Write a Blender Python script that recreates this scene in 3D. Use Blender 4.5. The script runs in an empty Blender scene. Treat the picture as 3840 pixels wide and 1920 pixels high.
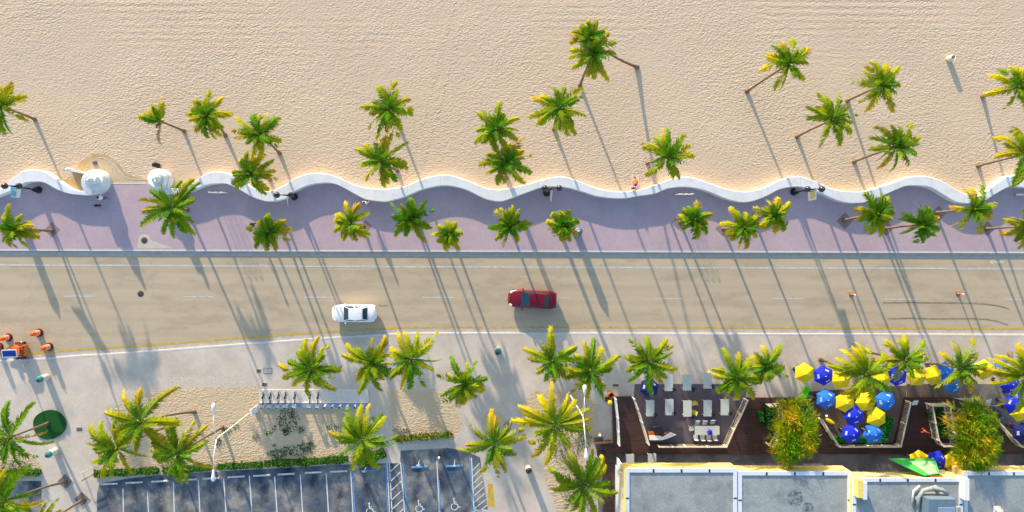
import bpy, bmesh, math, random
from mathutils import Vector, Matrix, Quaternion

sc = bpy.context.scene
COL = sc.collection
PI = math.pi
S = 36.6                 # photograph pixels per metre on the ground
H = 66.0                 # height of the drone
NPX, NPY = 1800.0, 900.0  # pixel straight below the drone
NX, NY = (NPX - 1920) / S, (960 - NPY) / S


def W(x, y, z=0.0):
    """point of the photograph -> place at height z"""
    s = (H - z) / H
    return Vector((NX + (x - NPX) / S * s, NY - (y - NPY) / S * s, z))


def G(x, y, z=0.0):
    return Vector(((x - 1920) / S, (960 - y) / S, z))


# ------------------------------------------------------------------ materials
def nmat(name):
    m = bpy.data.materials.new(name)
    m.use_nodes = True
    nt = m.node_tree
    b = nt.nodes['Principled BSDF']
    return m, nt, b


def N(nt, t, **kw):
    n = nt.nodes.new(t)
    for k, v in kw.items():
        setattr(n, k, v)
    return n


def L(nt, a, b):
    nt.links.new(a, b)


def pos_vec(nt, scale=(1, 1, 1), rot=0.0):
    g = N(nt, 'ShaderNodeNewGeometry')
    mp = N(nt, 'ShaderNodeMapping')
    mp.inputs['Scale'].default_value = scale
    mp.inputs['Rotation'].default_value = (0, 0, rot)
    L(nt, g.outputs['Position'], mp.inputs['Vector'])
    return mp.outputs['Vector']


def noise(nt, vec, scale, detail=3, rough=0.55, dist=0.0):
    n = N(nt, 'ShaderNodeTexNoise')
    n.inputs['Scale'].default_value = scale
    n.inputs['Detail'].default_value = detail
    n.inputs['Roughness'].default_value = rough
    n.inputs['Distortion'].default_value = dist
    if vec is not None:
        L(nt, vec, n.inputs['Vector'])
    return n.outputs['Fac']


def ramp(nt, fac, stops):
    r = N(nt, 'ShaderNodeValToRGB')
    e = r.color_ramp.elements
    while len(e) < len(stops):
        e.new(0.5)
    for i, (p, c) in enumerate(stops):
        e[i].position = p
        e[i].color = (c[0], c[1], c[2], 1)
    L(nt, fac, r.inputs['Fac'])
    return r.outputs['Color']


def mixc(nt, fac, a, b, mode='MIX'):
    n = N(nt, 'ShaderNodeMix', data_type='RGBA', blend_type=mode)
    for sock, v in ((n.inputs['Factor'], fac), (n.inputs['A'], a), (n.inputs['B'], b)):
        pass
    fi, ai, bi = n.inputs[0], n.inputs[6], n.inputs[7]
    for sock, v in ((fi, fac), (ai, a), (bi, b)):
        if isinstance(v, (int, float)):
            sock.default_value = v
        elif isinstance(v, tuple):
            sock.default_value = (v[0], v[1], v[2], 1)
        else:
            L(nt, v, sock)
    return n.outputs[2]


def math_n(nt, op, a, b=None, clamp=False):
    n = N(nt, 'ShaderNodeMath', operation=op, use_clamp=clamp)
    for i, v in enumerate((a, b)):
        if v is None:
            continue
        if isinstance(v, (int, float)):
            n.inputs[i].default_value = v
        else:
            L(nt, v, n.inputs[i])
    return n.outputs[0]


def bump(nt, b, height, strength, dist):
    n = N(nt, 'ShaderNodeBump')
    n.inputs['Strength'].default_value = strength
    n.inputs['Distance'].default_value = dist
    L(nt, height, n.inputs['Height'])
    L(nt, n.outputs['Normal'], b.inputs['Normal'])


def simple(name, c, rough=0.6, metal=0.0, var=0.12, vscale=6.0, spec=0.3, emit=None, bmp=0.0):
    """a coloured material with a little uneven wear"""
    m, nt, b = nmat(name)
    v = pos_vec(nt)
    f = noise(nt, v, vscale, 4)
    lo = tuple(max(0, x * (1 - var)) for x in c)
    hi = tuple(min(1, x * (1 + var)) for x in c)
    L(nt, ramp(nt, f, [(0.3, lo), (0.7, hi)]), b.inputs['Base Color'])
    b.inputs['Roughness'].default_value = rough
    b.inputs['Metallic'].default_value = metal
    b.inputs['Specular IOR Level'].default_value = spec
    if bmp:
        bump(nt, b, f, 0.6, bmp)
    return m


def sand_mat(name, c, amp=0.10, groom=False):
    m, nt, b = nmat(name)
    w = pos_vec(nt)
    # warp so that the ridges wander
    big = N(nt, 'ShaderNodeTexNoise')
    big.inputs['Scale'].default_value = 0.16
    L(nt, w, big.inputs['Vector'])
    sub = N(nt, 'ShaderNodeVectorMath', operation='SUBTRACT')
    L(nt, big.outputs['Color'], sub.inputs[0])
    sub.inputs[1].default_value = (0.5, 0.5, 0.5)
    sc_ = N(nt, 'ShaderNodeVectorMath', operation='SCALE')
    L(nt, sub.outputs[0], sc_.inputs[0])
    sc_.inputs['Scale'].default_value = 1.6
    add = N(nt, 'ShaderNodeVectorMath', operation='ADD')
    L(nt, w, add.inputs[0])
    L(nt, sc_.outputs[0], add.inputs[1])
    mp = N(nt, 'ShaderNodeMapping')
    mp.inputs['Scale'].default_value = (1.0, 1.5, 1.0)
    mp.inputs['Rotation'].default_value = (0, 0, math.radians(-12))
    L(nt, add.outputs[0], mp.inputs['Vector'])
    n1 = noise(nt, mp.outputs['Vector'], 4.5, 1.5, 0.45, 0.3)
    n2 = noise(nt, w, 5.5, 3, 0.6)
    amt = noise(nt, w, 0.085, 4, 0.6)
    vo = N(nt, 'ShaderNodeTexVoronoi', feature='SMOOTH_F1')
    vo.inputs['Scale'].default_value = 2.7
    L(nt, mp.outputs['Vector'], vo.inputs['Vector'])
    h = math_n(nt, 'ADD', math_n(nt, 'MULTIPLY', n1, 1.0), math_n(nt, 'MULTIPLY', n2, 0.16))
    h = math_n(nt, 'ADD', h, math_n(nt, 'MULTIPLY', vo.outputs['Distance'], 0.42))
    a2 = N(nt, 'ShaderNodeMapRange')
    a2.inputs['From Min'].default_value = 0.35
    a2.inputs['From Max'].default_value = 0.65
    a2.inputs['To Min'].default_value = 0.5
    a2.inputs['To Max'].default_value = 1.35
    L(nt, amt, a2.inputs['Value'])
    h = math_n(nt, 'MULTIPLY', h, a2.outputs[0])
    if groom:
        sep = N(nt, 'ShaderNodeSeparateXYZ')
        L(nt, w, sep.inputs[0])
        # tracks of a beach groomer: long furrows, strongest far from the wall
        wv = N(nt, 'ShaderNodeTexWave', wave_type='BANDS', bands_direction='Y')
        wv.inputs['Scale'].default_value = 0.42
        wv.inputs['Distortion'].default_value = 3.5
        wv.inputs['Detail'].default_value = 3
        wv.inputs['Detail Scale'].default_value = 0.25
        mp2 = N(nt, 'ShaderNodeMapping')
        mp2.inputs['Scale'].default_value = (0.12, 1, 1)
        mp2.inputs['Rotation'].default_value = (0, 0, math.radians(1.8))
        L(nt, w, mp2.inputs['Vector'])
        L(nt, mp2.outputs['Vector'], wv.inputs['Vector'])
        mr = N(nt, 'ShaderNodeMapRange')
        mr.inputs['From Min'].default_value = 17.5
        mr.inputs['From Max'].default_value = 26.0
        L(nt, sep.outputs['Y'], mr.inputs['Value'])
        pat = noise(nt, pos_vec(nt, (0.35, 1, 1)), 0.12, 2)
        pm = N(nt, 'ShaderNodeMapRange')
        pm.inputs['From Min'].default_value = 0.45
        pm.inputs['From Max'].default_value = 0.6
        L(nt, pat, pm.inputs['Value'])
        g = math_n(nt, 'MULTIPLY', wv.outputs['Fac'], mr.outputs[0])
        g = math_n(nt, 'MULTIPLY', g, pm.outputs[0])
        h = math_n(nt, 'ADD', h, math_n(nt, 'MULTIPLY', g, 0.3))
    f = noise(nt, w, 0.11, 4)
    col = ramp(nt, f, [(0.28, tuple(x * 0.93 for x in c)), (0.72, tuple(x * 1.05 for x in c))])
    grain = noise(nt, w, 9.0, 4, 0.7)
    col = mixc(nt, 0.35, col, ramp(nt, grain, [(0.3, tuple(x * 0.8 for x in c)), (0.7, tuple(min(1, x * 1.15) for x in c))]))
    L(nt, col, b.inputs['Base Color'])
    b.inputs['Roughness'].default_value = 0.95
    b.inputs['Specular IOR Level'].default_value = 0.1
    bump(nt, b, h, 1.0, amp)
    return m


def leaf_mat(name, trans=0.40):
    m, nt, b = nmat(name)
    a = N(nt, 'ShaderNodeAttribute', attribute_name='Col')
    f = noise(nt, pos_vec(nt), 3.0, 2)
    c = mixc(nt, 1.0, a.outputs['Color'], ramp(nt, f, [(0.3, (0.78, 0.78, 0.78)), (0.7, (1.1, 1.1, 1.1))]), 'MULTIPLY')
    L(nt, c, b.inputs['Base Color'])
    b.inputs['Roughness'].default_value = 0.6
    b.inputs['Specular IOR Level'].default_value = 0.06
    t = N(nt, 'ShaderNodeBsdfTranslucent')
    L(nt, c, t.inputs['Color'])
    mx = N(nt, 'ShaderNodeMixShader')
    mx.inputs[0].default_value = trans
    L(nt, b.outputs[0], mx.inputs[1])
    L(nt, t.outputs[0], mx.inputs[2])
    L(nt, mx.outputs[0], nt.nodes['Material Output'].inputs['Surface'])
    return m


def streak_mat(name, c, lo=0.88, hi=1.07, spots=0.12, paths=False):
    """road surface: long streaks along the driving direction, small stains"""
    m, nt, b = nmat(name)
    f = noise(nt, pos_vec(nt, (0.05, 1.0, 1)), 0.8, 5, 0.6)
    col = ramp(nt, f, [(0.3, tuple(x * lo for x in c)), (0.7, tuple(x * hi for x in c))])
    g = noise(nt, pos_vec(nt), 6.0, 5, 0.7)
    col = mixc(nt, 0.4, col, ramp(nt, g, [(0.3, tuple(x * 0.86 for x in c)), (0.7, tuple(x * 1.1 for x in c))]))
    s = noise(nt, pos_vec(nt, (0.35, 1, 1)), 0.55, 4, 0.6)
    col = mixc(nt, spots, col, ramp(nt, s, [(0.38, (0.05, 0.05, 0.05)), (0.5, c)]))
    if paths:
        # wheel paths: two darker worn bands in each lane, and thin cracks
        sep = N(nt, 'ShaderNodeSeparateXYZ')
        L(nt, pos_vec(nt), sep.inputs[0])
        wob = noise(nt, pos_vec(nt, (0.04, 0.3, 1)), 1.0, 3)
        yy = math_n(nt, 'ADD', sep.outputs['Y'], math_n(nt, 'MULTIPLY', wob, 0.8))
        sn = math_n(nt, 'SINE', math_n(nt, 'MULTIPLY', yy, 2 * PI / 1.62))
        mr = N(nt, 'ShaderNodeMapRange')
        mr.inputs['From Min'].default_value = 0.1
        mr.inputs['From Max'].default_value = 1.0
        mr.inputs['To Max'].default_value = 0.55
        L(nt, sn, mr.inputs['Value'])
        col = mixc(nt, mr.outputs[0], col, tuple(x * 0.86 for x in c))
        vo = N(nt, 'ShaderNodeTexVoronoi', feature='DISTANCE_TO_EDGE')
        vo.inputs['Scale'].default_value = 0.16
        wv_ = N(nt, 'ShaderNodeVectorMath', operation='ADD')
        nz = N(nt, 'ShaderNodeTexNoise')
        nz.inputs['Scale'].default_value = 0.9
        nz.inputs['Detail'].default_value = 4
        L(nt, pos_vec(nt), nz.inputs['Vector'])
        L(nt, pos_vec(nt, (0.5, 1, 1)), wv_.inputs[0])
        L(nt, nz.outputs['Color'], wv_.inputs[1])
        L(nt, wv_.outputs[0], vo.inputs['Vector'])
        ck = N(nt, 'ShaderNodeMapRange')
        ck.inputs['From Min'].default_value = 0.0
        ck.inputs['From Max'].default_value = 0.012
        ck.inputs['To Min'].default_value = 0.16
        ck.inputs['To Max'].default_value = 0.0
        L(nt, vo.outputs['Distance'], ck.inputs['Value'])
        col = mixc(nt, ck.outputs[0], col, tuple(x * 0.5 for x in c))
    L(nt, col, b.inputs['Base Color'])
    b.inputs['Roughness'].default_value = 0.85
    b.inputs['Specular IOR Level'].default_value = 0.2
    bump(nt, b, g, 0.3, 0.01)
    return m


def slab_mat(name, c, joint, scale, rot=math.radians(45), jm=0.5, var=0.12):
    """concrete or paver slabs with faint joints"""
    m, nt, b = nmat(name)
    br = N(nt, 'ShaderNodeTexBrick')
    br.offset = 0.0
    br.inputs['Scale'].default_value = scale
    br.inputs['Mortar Size'].default_value = 0.012
    br.inputs['Brick Width'].default_value = 0.5
    br.inputs['Row Height'].default_value = 0.5
    br.inputs['Color1'].default_value = (*c, 1)
    br.inputs['Color2'].default_value = (*[x * 0.975 for x in c], 1)
    br.inputs['Mortar'].default_value = (*joint, 1)
    L(nt, pos_vec(nt, (1, 1, 1), rot), br.inputs['Vector'])
    f = noise(nt, pos_vec(nt), 0.3, 6, 0.62)
    col = mixc(nt, 1.0, br.outputs['Color'], ramp(nt, f, [(0.3, (1 - var,) * 3), (0.7, (1 + var * 0.6,) * 3)]), 'MULTIPLY')
    g = noise(nt, pos_vec(nt), 4.0, 5, 0.7)
    col = mixc(nt, jm, col, mixc(nt, 1.0, col, ramp(nt, g, [(0.3, (0.88,) * 3), (0.7, (1.1,) * 3)]), 'MULTIPLY'))
    L(nt, col, b.inputs['Base Color'])
    b.inputs['Roughness'].default_value = 0.85
    b.inputs['Specular IOR Level'].default_value = 0.2
    return m


def plank_mat(name, c):
    m, nt, b = nmat(name)
    br = N(nt, 'ShaderNodeTexBrick')
    br.offset = 0.37
    br.inputs['Scale'].default_value = 1.0
    br.inputs['Mortar Size'].default_value = 0.008
    br.inputs['Brick Width'].default_value = 3.2
    br.inputs['Row Height'].default_value = 0.15
    br.inputs['Color1'].default_value = (*c, 1)
    br.inputs['Color2'].default_value = (*[x * 1.6 for x in c], 1)
    br.inputs['Mortar'].default_value = (*[x * 0.4 for x in c], 1)
    L(nt, pos_vec(nt), br.inputs['Vector'])
    g = noise(nt, pos_vec(nt, (0.4, 4, 1)), 3.0, 4, 0.7)
    col = mixc(nt, 1.0, br.outputs['Color'], ramp(nt, g, [(0.3, (0.75,) * 3), (0.7, (1.3,) * 3)]), 'MULTIPLY')
    L(nt, col, b.inputs['Base Color'])
    b.inputs['Roughness'].default_value = 0.6
    return m


def stain_mat(name, c, dark, scale=0.5, lo=0.36, hi=0.56, rough=0.85):
    m, nt, b = nmat(name)
    f = noise(nt, pos_vec(nt), scale, 5, 0.62)
    g = noise(nt, pos_vec(nt), 5.0, 4, 0.7)
    col = ramp(nt, f, [(lo, dark), (hi, c)])
    col = mixc(nt, 1.0, col, ramp(nt, g, [(0.3, (0.82,) * 3), (0.7, (1.15,) * 3)]), 'MULTIPLY')
    L(nt, col, b.inputs['Base Color'])
    b.inputs['Roughness'].default_value = rough
    b.inputs['Specular IOR Level'].default_value = 0.2
    return m


SAND_C = (0.625, 0.468, 0.325)
M = {}
M['sand'] = sand_mat('beach sand', SAND_C, 0.058, True)
M['yardsand'] = sand_mat('yard sand', (0.60, 0.45, 0.29), 0.075)
M['packed'] = stain_mat('packed path sand', (0.56, 0.43, 0.28), (0.50, 0.36, 0.20), 0.4)
M['ochre'] = stain_mat('damp sand', (0.56, 0.39, 0.2), (0.46, 0.29, 0.11), 0.7, 0.3, 0.6)  # darker and more orange than the beach sand
M['promenade'] = slab_mat('pink pavers', (0.485, 0.36, 0.39), (0.455, 0.338, 0.365), 1.1, 0.0, 0.5, 0.10)
M['pit'] = slab_mat('tree pit pavers', (0.30, 0.20, 0.20), (0.22, 0.15, 0.15), 2.0)
M['road'] = streak_mat('sun-bleached asphalt', (0.52, 0.408, 0.28), 0.86, 1.1, 0.16, True)
M['pave'] = slab_mat('pale concrete', (0.61, 0.512, 0.425), (0.575, 0.48, 0.395), 0.22, var=0.2)
M['dusty'] = stain_mat('sand-dusted concrete', (0.585, 0.475, 0.365), (0.57, 0.485, 0.415), 0.9, 0.4, 0.6)
M['kerb'] = simple('kerb concrete', (0.62, 0.58, 0.53), 0.8)
M['gutter'] = simple('gutter concrete', (0.47, 0.42, 0.37), 0.85, vscale=1.5)
def lot_mat():
    m, nt, b = nmat('parking asphalt')
    g = N(nt, 'ShaderNodeNewGeometry')
    sep = N(nt, 'ShaderNodeSeparateXYZ')
    L(nt, g.outputs['Position'], sep.inputs[0])
    f = noise(nt, pos_vec(nt), 0.38, 5, 0.62)
    col = ramp(nt, f, [(0.38, (0.075, 0.095, 0.13)), (0.50, (0.14, 0.15, 0.165)), (0.62, (0.31, 0.28, 0.245))])
    # oil drips down the middle of each bay
    x = math_n(nt, 'FRACT', math_n(nt, 'DIVIDE', math_n(nt, 'ADD', sep.outputs['X'], 39.86 + 26.2), 2.62))
    d = math_n(nt, 'ABSOLUTE', math_n(nt, 'SUBTRACT', x, 0.5))
    mr = N(nt, 'ShaderNodeMapRange')
    mr.inputs['From Min'].default_value = 0.30
    mr.inputs['From Max'].default_value = 0.06
    L(nt, d, mr.inputs['Value'])
    n2 = noise(nt, pos_vec(nt, (1, 0.7, 1)), 0.75, 4, 0.6)
    m2 = N(nt, 'ShaderNodeMapRange')
    m2.inputs['From Min'].default_value = 0.42
    m2.inputs['From Max'].default_value = 0.62
    m2.inputs['To Max'].default_value = 0.85
    L(nt, n2, m2.inputs['Value'])
    col = mixc(nt, math_n(nt, 'MULTIPLY', mr.outputs[0], m2.outputs[0]), col, (0.020, 0.028, 0.047))
    gr = noise(nt, pos_vec(nt), 6.0, 5, 0.7)
    col = mixc(nt, 1.0, col, ramp(nt, gr, [(0.3, (0.8,) * 3), (0.7, (1.2,) * 3)]), 'MULTIPLY')
    L(nt, col, b.inputs['Base Color'])
    b.inputs['Roughness'].default_value = 0.85
    b.inputs['Specular IOR Level'].default_value = 0.2
    return m


M['lot'] = lot_mat()
M['line'] = simple('white road paint', (0.68, 0.65, 0.6), 0.7, var=0.12, vscale=3)
M['wline'] = simple('worn white paint', (0.56, 0.52, 0.45), 0.7, var=0.18, vscale=3)
M['yline'] = simple('yellow road paint', (0.58, 0.37, 0.05), 0.7, var=0.2, vscale=2)
M['bline'] = simple('blue road paint', (0.10, 0.27, 0.52), 0.7, var=0.3, vscale=3)
M['skid'] = simple('rubber skid mark', (0.29, 0.23, 0.16), 0.85, var=0.35, vscale=2)
M['white'] = simple('white stucco', (0.69, 0.69, 0.70), 0.7, var=0.045, vscale=1.6, bmp=0.004)
def wall_mat():
    m, nt, b = nmat('white wall stucco with seams')
    g = N(nt, 'ShaderNodeNewGeometry')
    sep = N(nt, 'ShaderNodeSeparateXYZ')
    L(nt, g.outputs['Position'], sep.inputs[0])
    f = noise(nt, pos_vec(nt), 1.1, 5, 0.65)
    col = ramp(nt, f, [(0.28, (0.61, 0.605, 0.60)), (0.5, (0.70, 0.70, 0.71)), (0.75, (0.73, 0.73, 0.74))])
    fr = math_n(nt, 'FRACT', math_n(nt, 'DIVIDE', math_n(nt, 'ADD', sep.outputs['X'], 100.0), 3.31))
    ln = math_n(nt, 'LESS_THAN', fr, 0.012)
    col = mixc(nt, math_n(nt, 'MULTIPLY', ln, 0.45), col, (0.35, 0.35, 0.36))
    L(nt, col, b.inputs['Base Color'])
    b.inputs['Roughness'].default_value = 0.75
    b.inputs['Specular IOR Level'].default_value = 0.2
    return m


M['wall'] = wall_mat()
M['wpaint'] = simple('white paint', (0.78, 0.76, 0.72), 0.5, var=0.06)
M['cream'] = simple('cream paint', (0.70, 0.62, 0.48), 0.6)
M['trunk'] = simple('palm trunk bark', (0.19, 0.125, 0.075), 0.9, var=0.3, vscale=9, bmp=0.03)
M['leaf'] = leaf_mat('palm leaf')
M['shrub'] = leaf_mat('shrub leaf', 0.25)
M['black'] = simple('black metal', (0.012, 0.014, 0.02), 0.45, var=0.2)
M['globe'] = simple('dark lamp shade', (0.02, 0.024, 0.032), 0.25, var=0.2, spec=0.6)
M['grate'] = simple('iron grate', (0.16, 0.15, 0.14), 0.7, var=0.25)
M['manhole'] = simple('manhole iron', (0.06, 0.055, 0.055), 0.7, var=0.3, vscale=14)
M['orange'] = simple('orange plastic', (0.85, 0.12, 0.015), 0.5, var=0.1)
M['rustorange'] = simple('orange machine paint', (0.62, 0.15, 0.02), 0.5, var=0.25)
M['rubber'] = simple('black rubber', (0.035, 0.02, 0.02), 0.8)
M['reflect'] = simple('pale reflective band', (0.80, 0.55, 0.45), 0.4)
M['teal'] = simple('teal bin lid', (0.03, 0.22, 0.2), 0.5)
M['stonebin'] = simple('pale concrete bin', (0.55, 0.53, 0.46), 0.8)
M['turf'] = simple('green turf', (0.006, 0.075, 0.012), 0.95, var=0.3, vscale=22, bmp=0.02)
M['plate'] = simple('brown utility cover', (0.14, 0.105, 0.09), 0.8)
M['deck'] = plank_mat('dark brown decking', (0.042, 0.017, 0.013))
M['patio'] = slab_mat('mauve patio pavers', (0.145, 0.115, 0.13), (0.12, 0.095, 0.105), 1.5, 0.0)
M['patiobrown'] = slab_mat('brown patio pavers', (0.15, 0.11, 0.085), (0.10, 0.07, 0.06), 1.5, 0.0)
M['strip'] = stain_mat('grey paving', (0.22, 0.2, 0.18), (0.12, 0.12, 0.12), 0.5)
M['table'] = simple('grey-white tabletop', (0.50, 0.52, 0.47), 0.5, var=0.06)
M['chair'] = simple('dark woven chair', (0.03, 0.028, 0.05), 0.6)
M['yumb'] = simple('yellow umbrella cloth', (0.82, 0.57, 0.008), 0.75, var=0.05)
M['bumb'] = simple('royal blue umbrella cloth', (0.006, 0.022, 0.50), 0.7, var=0.08)
M['lumb'] = simple('bright blue umbrella cloth', (0.015, 0.16, 0.62), 0.7, var=0.08)
M['numb'] = simple('navy umbrella cloth', (0.004, 0.012, 0.12), 0.7, var=0.1)
M['pumb'] = simple('purple umbrella cloth', (0.05, 0.03, 0.17), 0.8, var=0.15)
M['print'] = simple('white print', (0.72, 0.74, 0.80), 0.7)
M['pole'] = simple('pale metal pole', (0.55, 0.54, 0.52), 0.4, var=0.05)
M['lampwhite'] = simple('white lamp post', (0.74, 0.75, 0.78), 0.4, var=0.05)
M['roof'] = stain_mat('grey roof membrane', (0.33, 0.345, 0.33), (0.21, 0.225, 0.225), 0.62, 0.28, 0.55)
M['parapet'] = simple('white parapet metal', (0.68, 0.69, 0.74), 0.5, var=0.05)
M['ywall'] = stain_mat('yellow stucco', (0.82, 0.62, 0.17), (0.66, 0.52, 0.28), 0.6, 0.3, 0.5)
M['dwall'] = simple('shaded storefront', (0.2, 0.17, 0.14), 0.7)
M['green'] = simple('bright green panel', (0.05, 0.42, 0.06), 0.5)
M['palegreen'] = simple('pale green sheet', (0.28, 0.62, 0.24), 0.6, var=0.25, vscale=2)
M['hvac'] = simple('grey metal cabinet', (0.13, 0.185, 0.24), 0.5)
M['hvac2'] = simple('blue-grey metal', (0.22, 0.30, 0.42), 0.45)
M['duct'] = simple('pale duct', (0.25, 0.28, 0.28), 0.6)
M['glass'] = simple('tinted car glass', (0.006, 0.035, 0.06), 0.16, spec=0.4)
M['panel'] = simple('blue solar panel', (0.005, 0.035, 0.26), 0.2, spec=0.6)
M['carwhite'] = simple('white car paint', (0.80, 0.80, 0.82), 0.25, var=0.02, spec=0.5)
M['carred'] = simple('dark red car paint', (0.15, 0.003, 0.014), 0.25, var=0.05, spec=0.5)
M['light'] = simple('headlamp lens', (0.82, 0.78, 0.7), 0.15)
M['tail'] = simple('red lamp lens', (0.4, 0.01, 0.01), 0.2)
M['rim'] = simple('alloy rim', (0.5, 0.5, 0.5), 0.3, metal=0.8)
M['skin'] = simple('skin', (0.5, 0.25, 0.15), 0.6, var=0.05)
M['hair'] = simple('dark hair', (0.02, 0.013, 0.01), 0.6)
M['shirtw'] = simple('white shirt', (0.75, 0.74, 0.76), 0.8)
M['shirtb'] = simple('black shirt', (0.02, 0.02, 0.025), 0.8)
M['shirto'] = simple('orange top', (0.75, 0.27, 0.03), 0.8)
M['purple'] = simple('purple cloth', (0.10, 0.05, 0.24), 0.8)
M['navy'] = simple('navy cloth', (0.02, 0.03, 0.10), 0.8)
M['dog'] = simple('black dog fur', (0.012, 0.01, 0.01), 0.9)
M['coral'] = simple('coral red paint', (0.75, 0.09, 0.04), 0.5)
M['lampyellow'] = simple('yellow globe', (0.85, 0.55, 0.01), 0.4)
M['brown'] = simple('brown wood', (0.13, 0.06, 0.03), 0.7, var=0.25)
M['ltwood_sunpatch'] = simple('pale wood and sunlit patch', (0.52, 0.40, 0.2), 0.8)  # wooden sign board, and the box painted as a patch of sunlight
M['blueplastic'] = simple('blue plastic', (0.01, 0.03, 0.5), 0.5)
M['skyposter'] = simple('sky blue poster', (0.2, 0.5, 0.78), 0.5, var=0.5, vscale=2.5)
M['yelposter'] = simple('yellow poster print', (0.75, 0.5, 0.12), 0.5, var=0.3, vscale=5)
M['whitecloth'] = simple('white banner cloth', (0.74, 0.73, 0.7), 0.6)
M['ychair'] = simple('yellow plastic', (0.5, 0.4, 0.06), 0.5)
M['limegreen'] = simple('lime green plastic', (0.08, 0.55, 0.02), 0.4)


# ------------------------------------------------------------------ mesh builder
class MB:
    def __init__(s):
        s.v, s.f, s.mi, s.c, s.sm = [], [], [], [], []
        s.col = (1, 1, 1)

    def add(s, vs, fs, mi=0, smooth=False):
        o = len(s.v)
        s.v += [tuple(x) for x in vs]
        s.c += [s.col] * len(vs)
        for f in fs:
            s.f.append([i + o for i in f])
            s.mi.append(mi)
            s.sm.append(smooth)

    def box(s, c, d, rz=0.0, mi=0, rot=None, taper=1.0):
        x, y, z = d[0] / 2, d[1] / 2, d[2] / 2
        q = rot if rot is not None else Matrix.Rotation(rz, 3, 'Z')
        vs = []
        for sz in (-1, 1):
            t = taper if sz > 0 else 1.0
            for sx, sy in ((-1, -1), (1, -1), (1, 1), (-1, 1)):
                vs.append(Vector(c) + q @ Vector((sx * x * t, sy * y * t, sz * z)))
        s.add(vs, [(3, 2, 1, 0), (4, 5, 6, 7), (0, 1, 5, 4), (1, 2, 6, 5), (2, 3, 7, 6), (3, 0, 4, 7)], mi)

    def bar(s, a, b, w, h=None, mi=0):
        a, b = Vector(a), Vector(b)
        h = h or w
        d = b - a
        if d.length < 1e-6:
            return
        q = d.to_track_quat('X', 'Z').to_matrix()
        s.box((a + b) / 2, (d.length, w, h), rot=q, mi=mi)

    def tube(s, pts, rs, n=8, mi=0, caps=True, smooth=True):
        pts = [Vector(p) for p in pts]
        if isinstance(rs, (int, float)):
            rs = [rs] * len(pts)
        rings = []
        up = Vector((0, 0, 1))
        prev = None
        for i, p in enumerate(pts):
            d = (pts[min(i + 1, len(pts) - 1)] - pts[max(i - 1, 0)])
            d = d.normalized() if d.length > 1e-9 else up
            if prev is None:
                a = d.cross(Vector((1, 0, 0)) if abs(d.x) < 0.8 else Vector((0, 1, 0))).normalized()
            else:
                a = (prev - d * prev.dot(d)).normalized()
            prev = a
            b = d.cross(a)
            rings.append([p + (a * math.cos(2 * PI * k / n) + b * math.sin(2 * PI * k / n)) * rs[i] for k in range(n)])
        vs = [v for r in rings for v in r]
        fs = []
        for i in range(len(pts) - 1):
            for k in range(n):
                fs.append((i * n + k, i * n + (k + 1) % n, (i + 1) * n + (k + 1) % n, (i + 1) * n + k))
        s.add(vs, fs, mi, smooth)
        if caps:
            o = len(s.v) - len(vs)
            s.f.append([o + k for k in range(n)][::-1]); s.mi.append(mi); s.sm.append(False)
            e = o + (len(pts) - 1) * n
            s.f.append([e + k for k in range(n)]); s.mi.append(mi); s.sm.append(False)

    def lathe(s, prof, c=(0, 0, 0), n=16, mi=0, smooth=True, q=None):
        c = Vector(c)
        vs, fs = [], []
        for r, z in prof:
            for k in range(n):
                p = Vector((r * math.cos(2 * PI * k / n), r * math.sin(2 * PI * k / n), z))
                vs.append(c + (q @ p if q is not None else p))
        m = len(prof)
        for i in range(m - 1):
            for k in range(n):
                fs.append((i * n + k, i * n + (k + 1) % n, (i + 1) * n + (k + 1) % n, (i + 1) * n + k))
        fs.append([k for k in range(n)][::-1])
        fs.append([(m - 1) * n + k for k in range(n)])
        s.add(vs, fs, mi, smooth)

    def ball(s, c, r, n=12, mi=0, sz=1.0):
        m = n // 2
        s.lathe([(max(1e-3, r * math.sin(PI * i / m)), -r * sz * math.cos(PI * i / m)) for i in range(m + 1)], c, n, mi)

    def prism(s, poly, z0, z1, mi=0, mi_side=None):
        n = len(poly)
        a = sum(poly[i][0] * poly[(i + 1) % n][1] - poly[(i + 1) % n][0] * poly[i][1] for i in range(n))
        if a < 0:
            poly = poly[::-1]
        vs = [(p[0], p[1], z0) for p in poly] + [(p[0], p[1], z1) for p in poly]
        ms = mi if mi_side is None else mi_side
        s.add(vs, [list(range(n))[::-1]], ms)
        o = len(s.v) - len(vs)
        s.f.append([o + n + i for i in range(n)]); s.mi.append(mi); s.sm.append(False)
        for i in range(n):
            j = (i + 1) % n
            s.f.append([o + i, o + j, o + n + j, o + n + i]); s.mi.append(ms); s.sm.append(False)

    def sheet(s, poly, z, mi=0):
        n = len(poly)
        a = sum(poly[i][0] * poly[(i + 1) % n][1] - poly[(i + 1) % n][0] * poly[i][1] for i in range(n))
        if a < 0:
            poly = poly[::-1]
        s.add([(p[0], p[1], z) for p in poly], [list(range(n))], mi)

    def strip(s, pts, w, z, mi=0):
        """flat painted strip along ground points"""
        pts = [Vector((p[0], p[1], 0)) for p in pts]
        vs, fs = [], []
        for i, p in enumerate(pts):
            d = (pts[min(i + 1, len(pts) - 1)] - pts[max(i - 1, 0)]).normalized()
            nn = Vector((-d.y, d.x, 0)) * (w / 2)
            vs += [(p.x - nn.x, p.y - nn.y, z), (p.x + nn.x, p.y + nn.y, z)]
        for i in range(len(pts) - 1):
            fs.append((2 * i, 2 * i + 2, 2 * i + 3, 2 * i + 1))
        s.add(vs, fs, mi)

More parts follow.
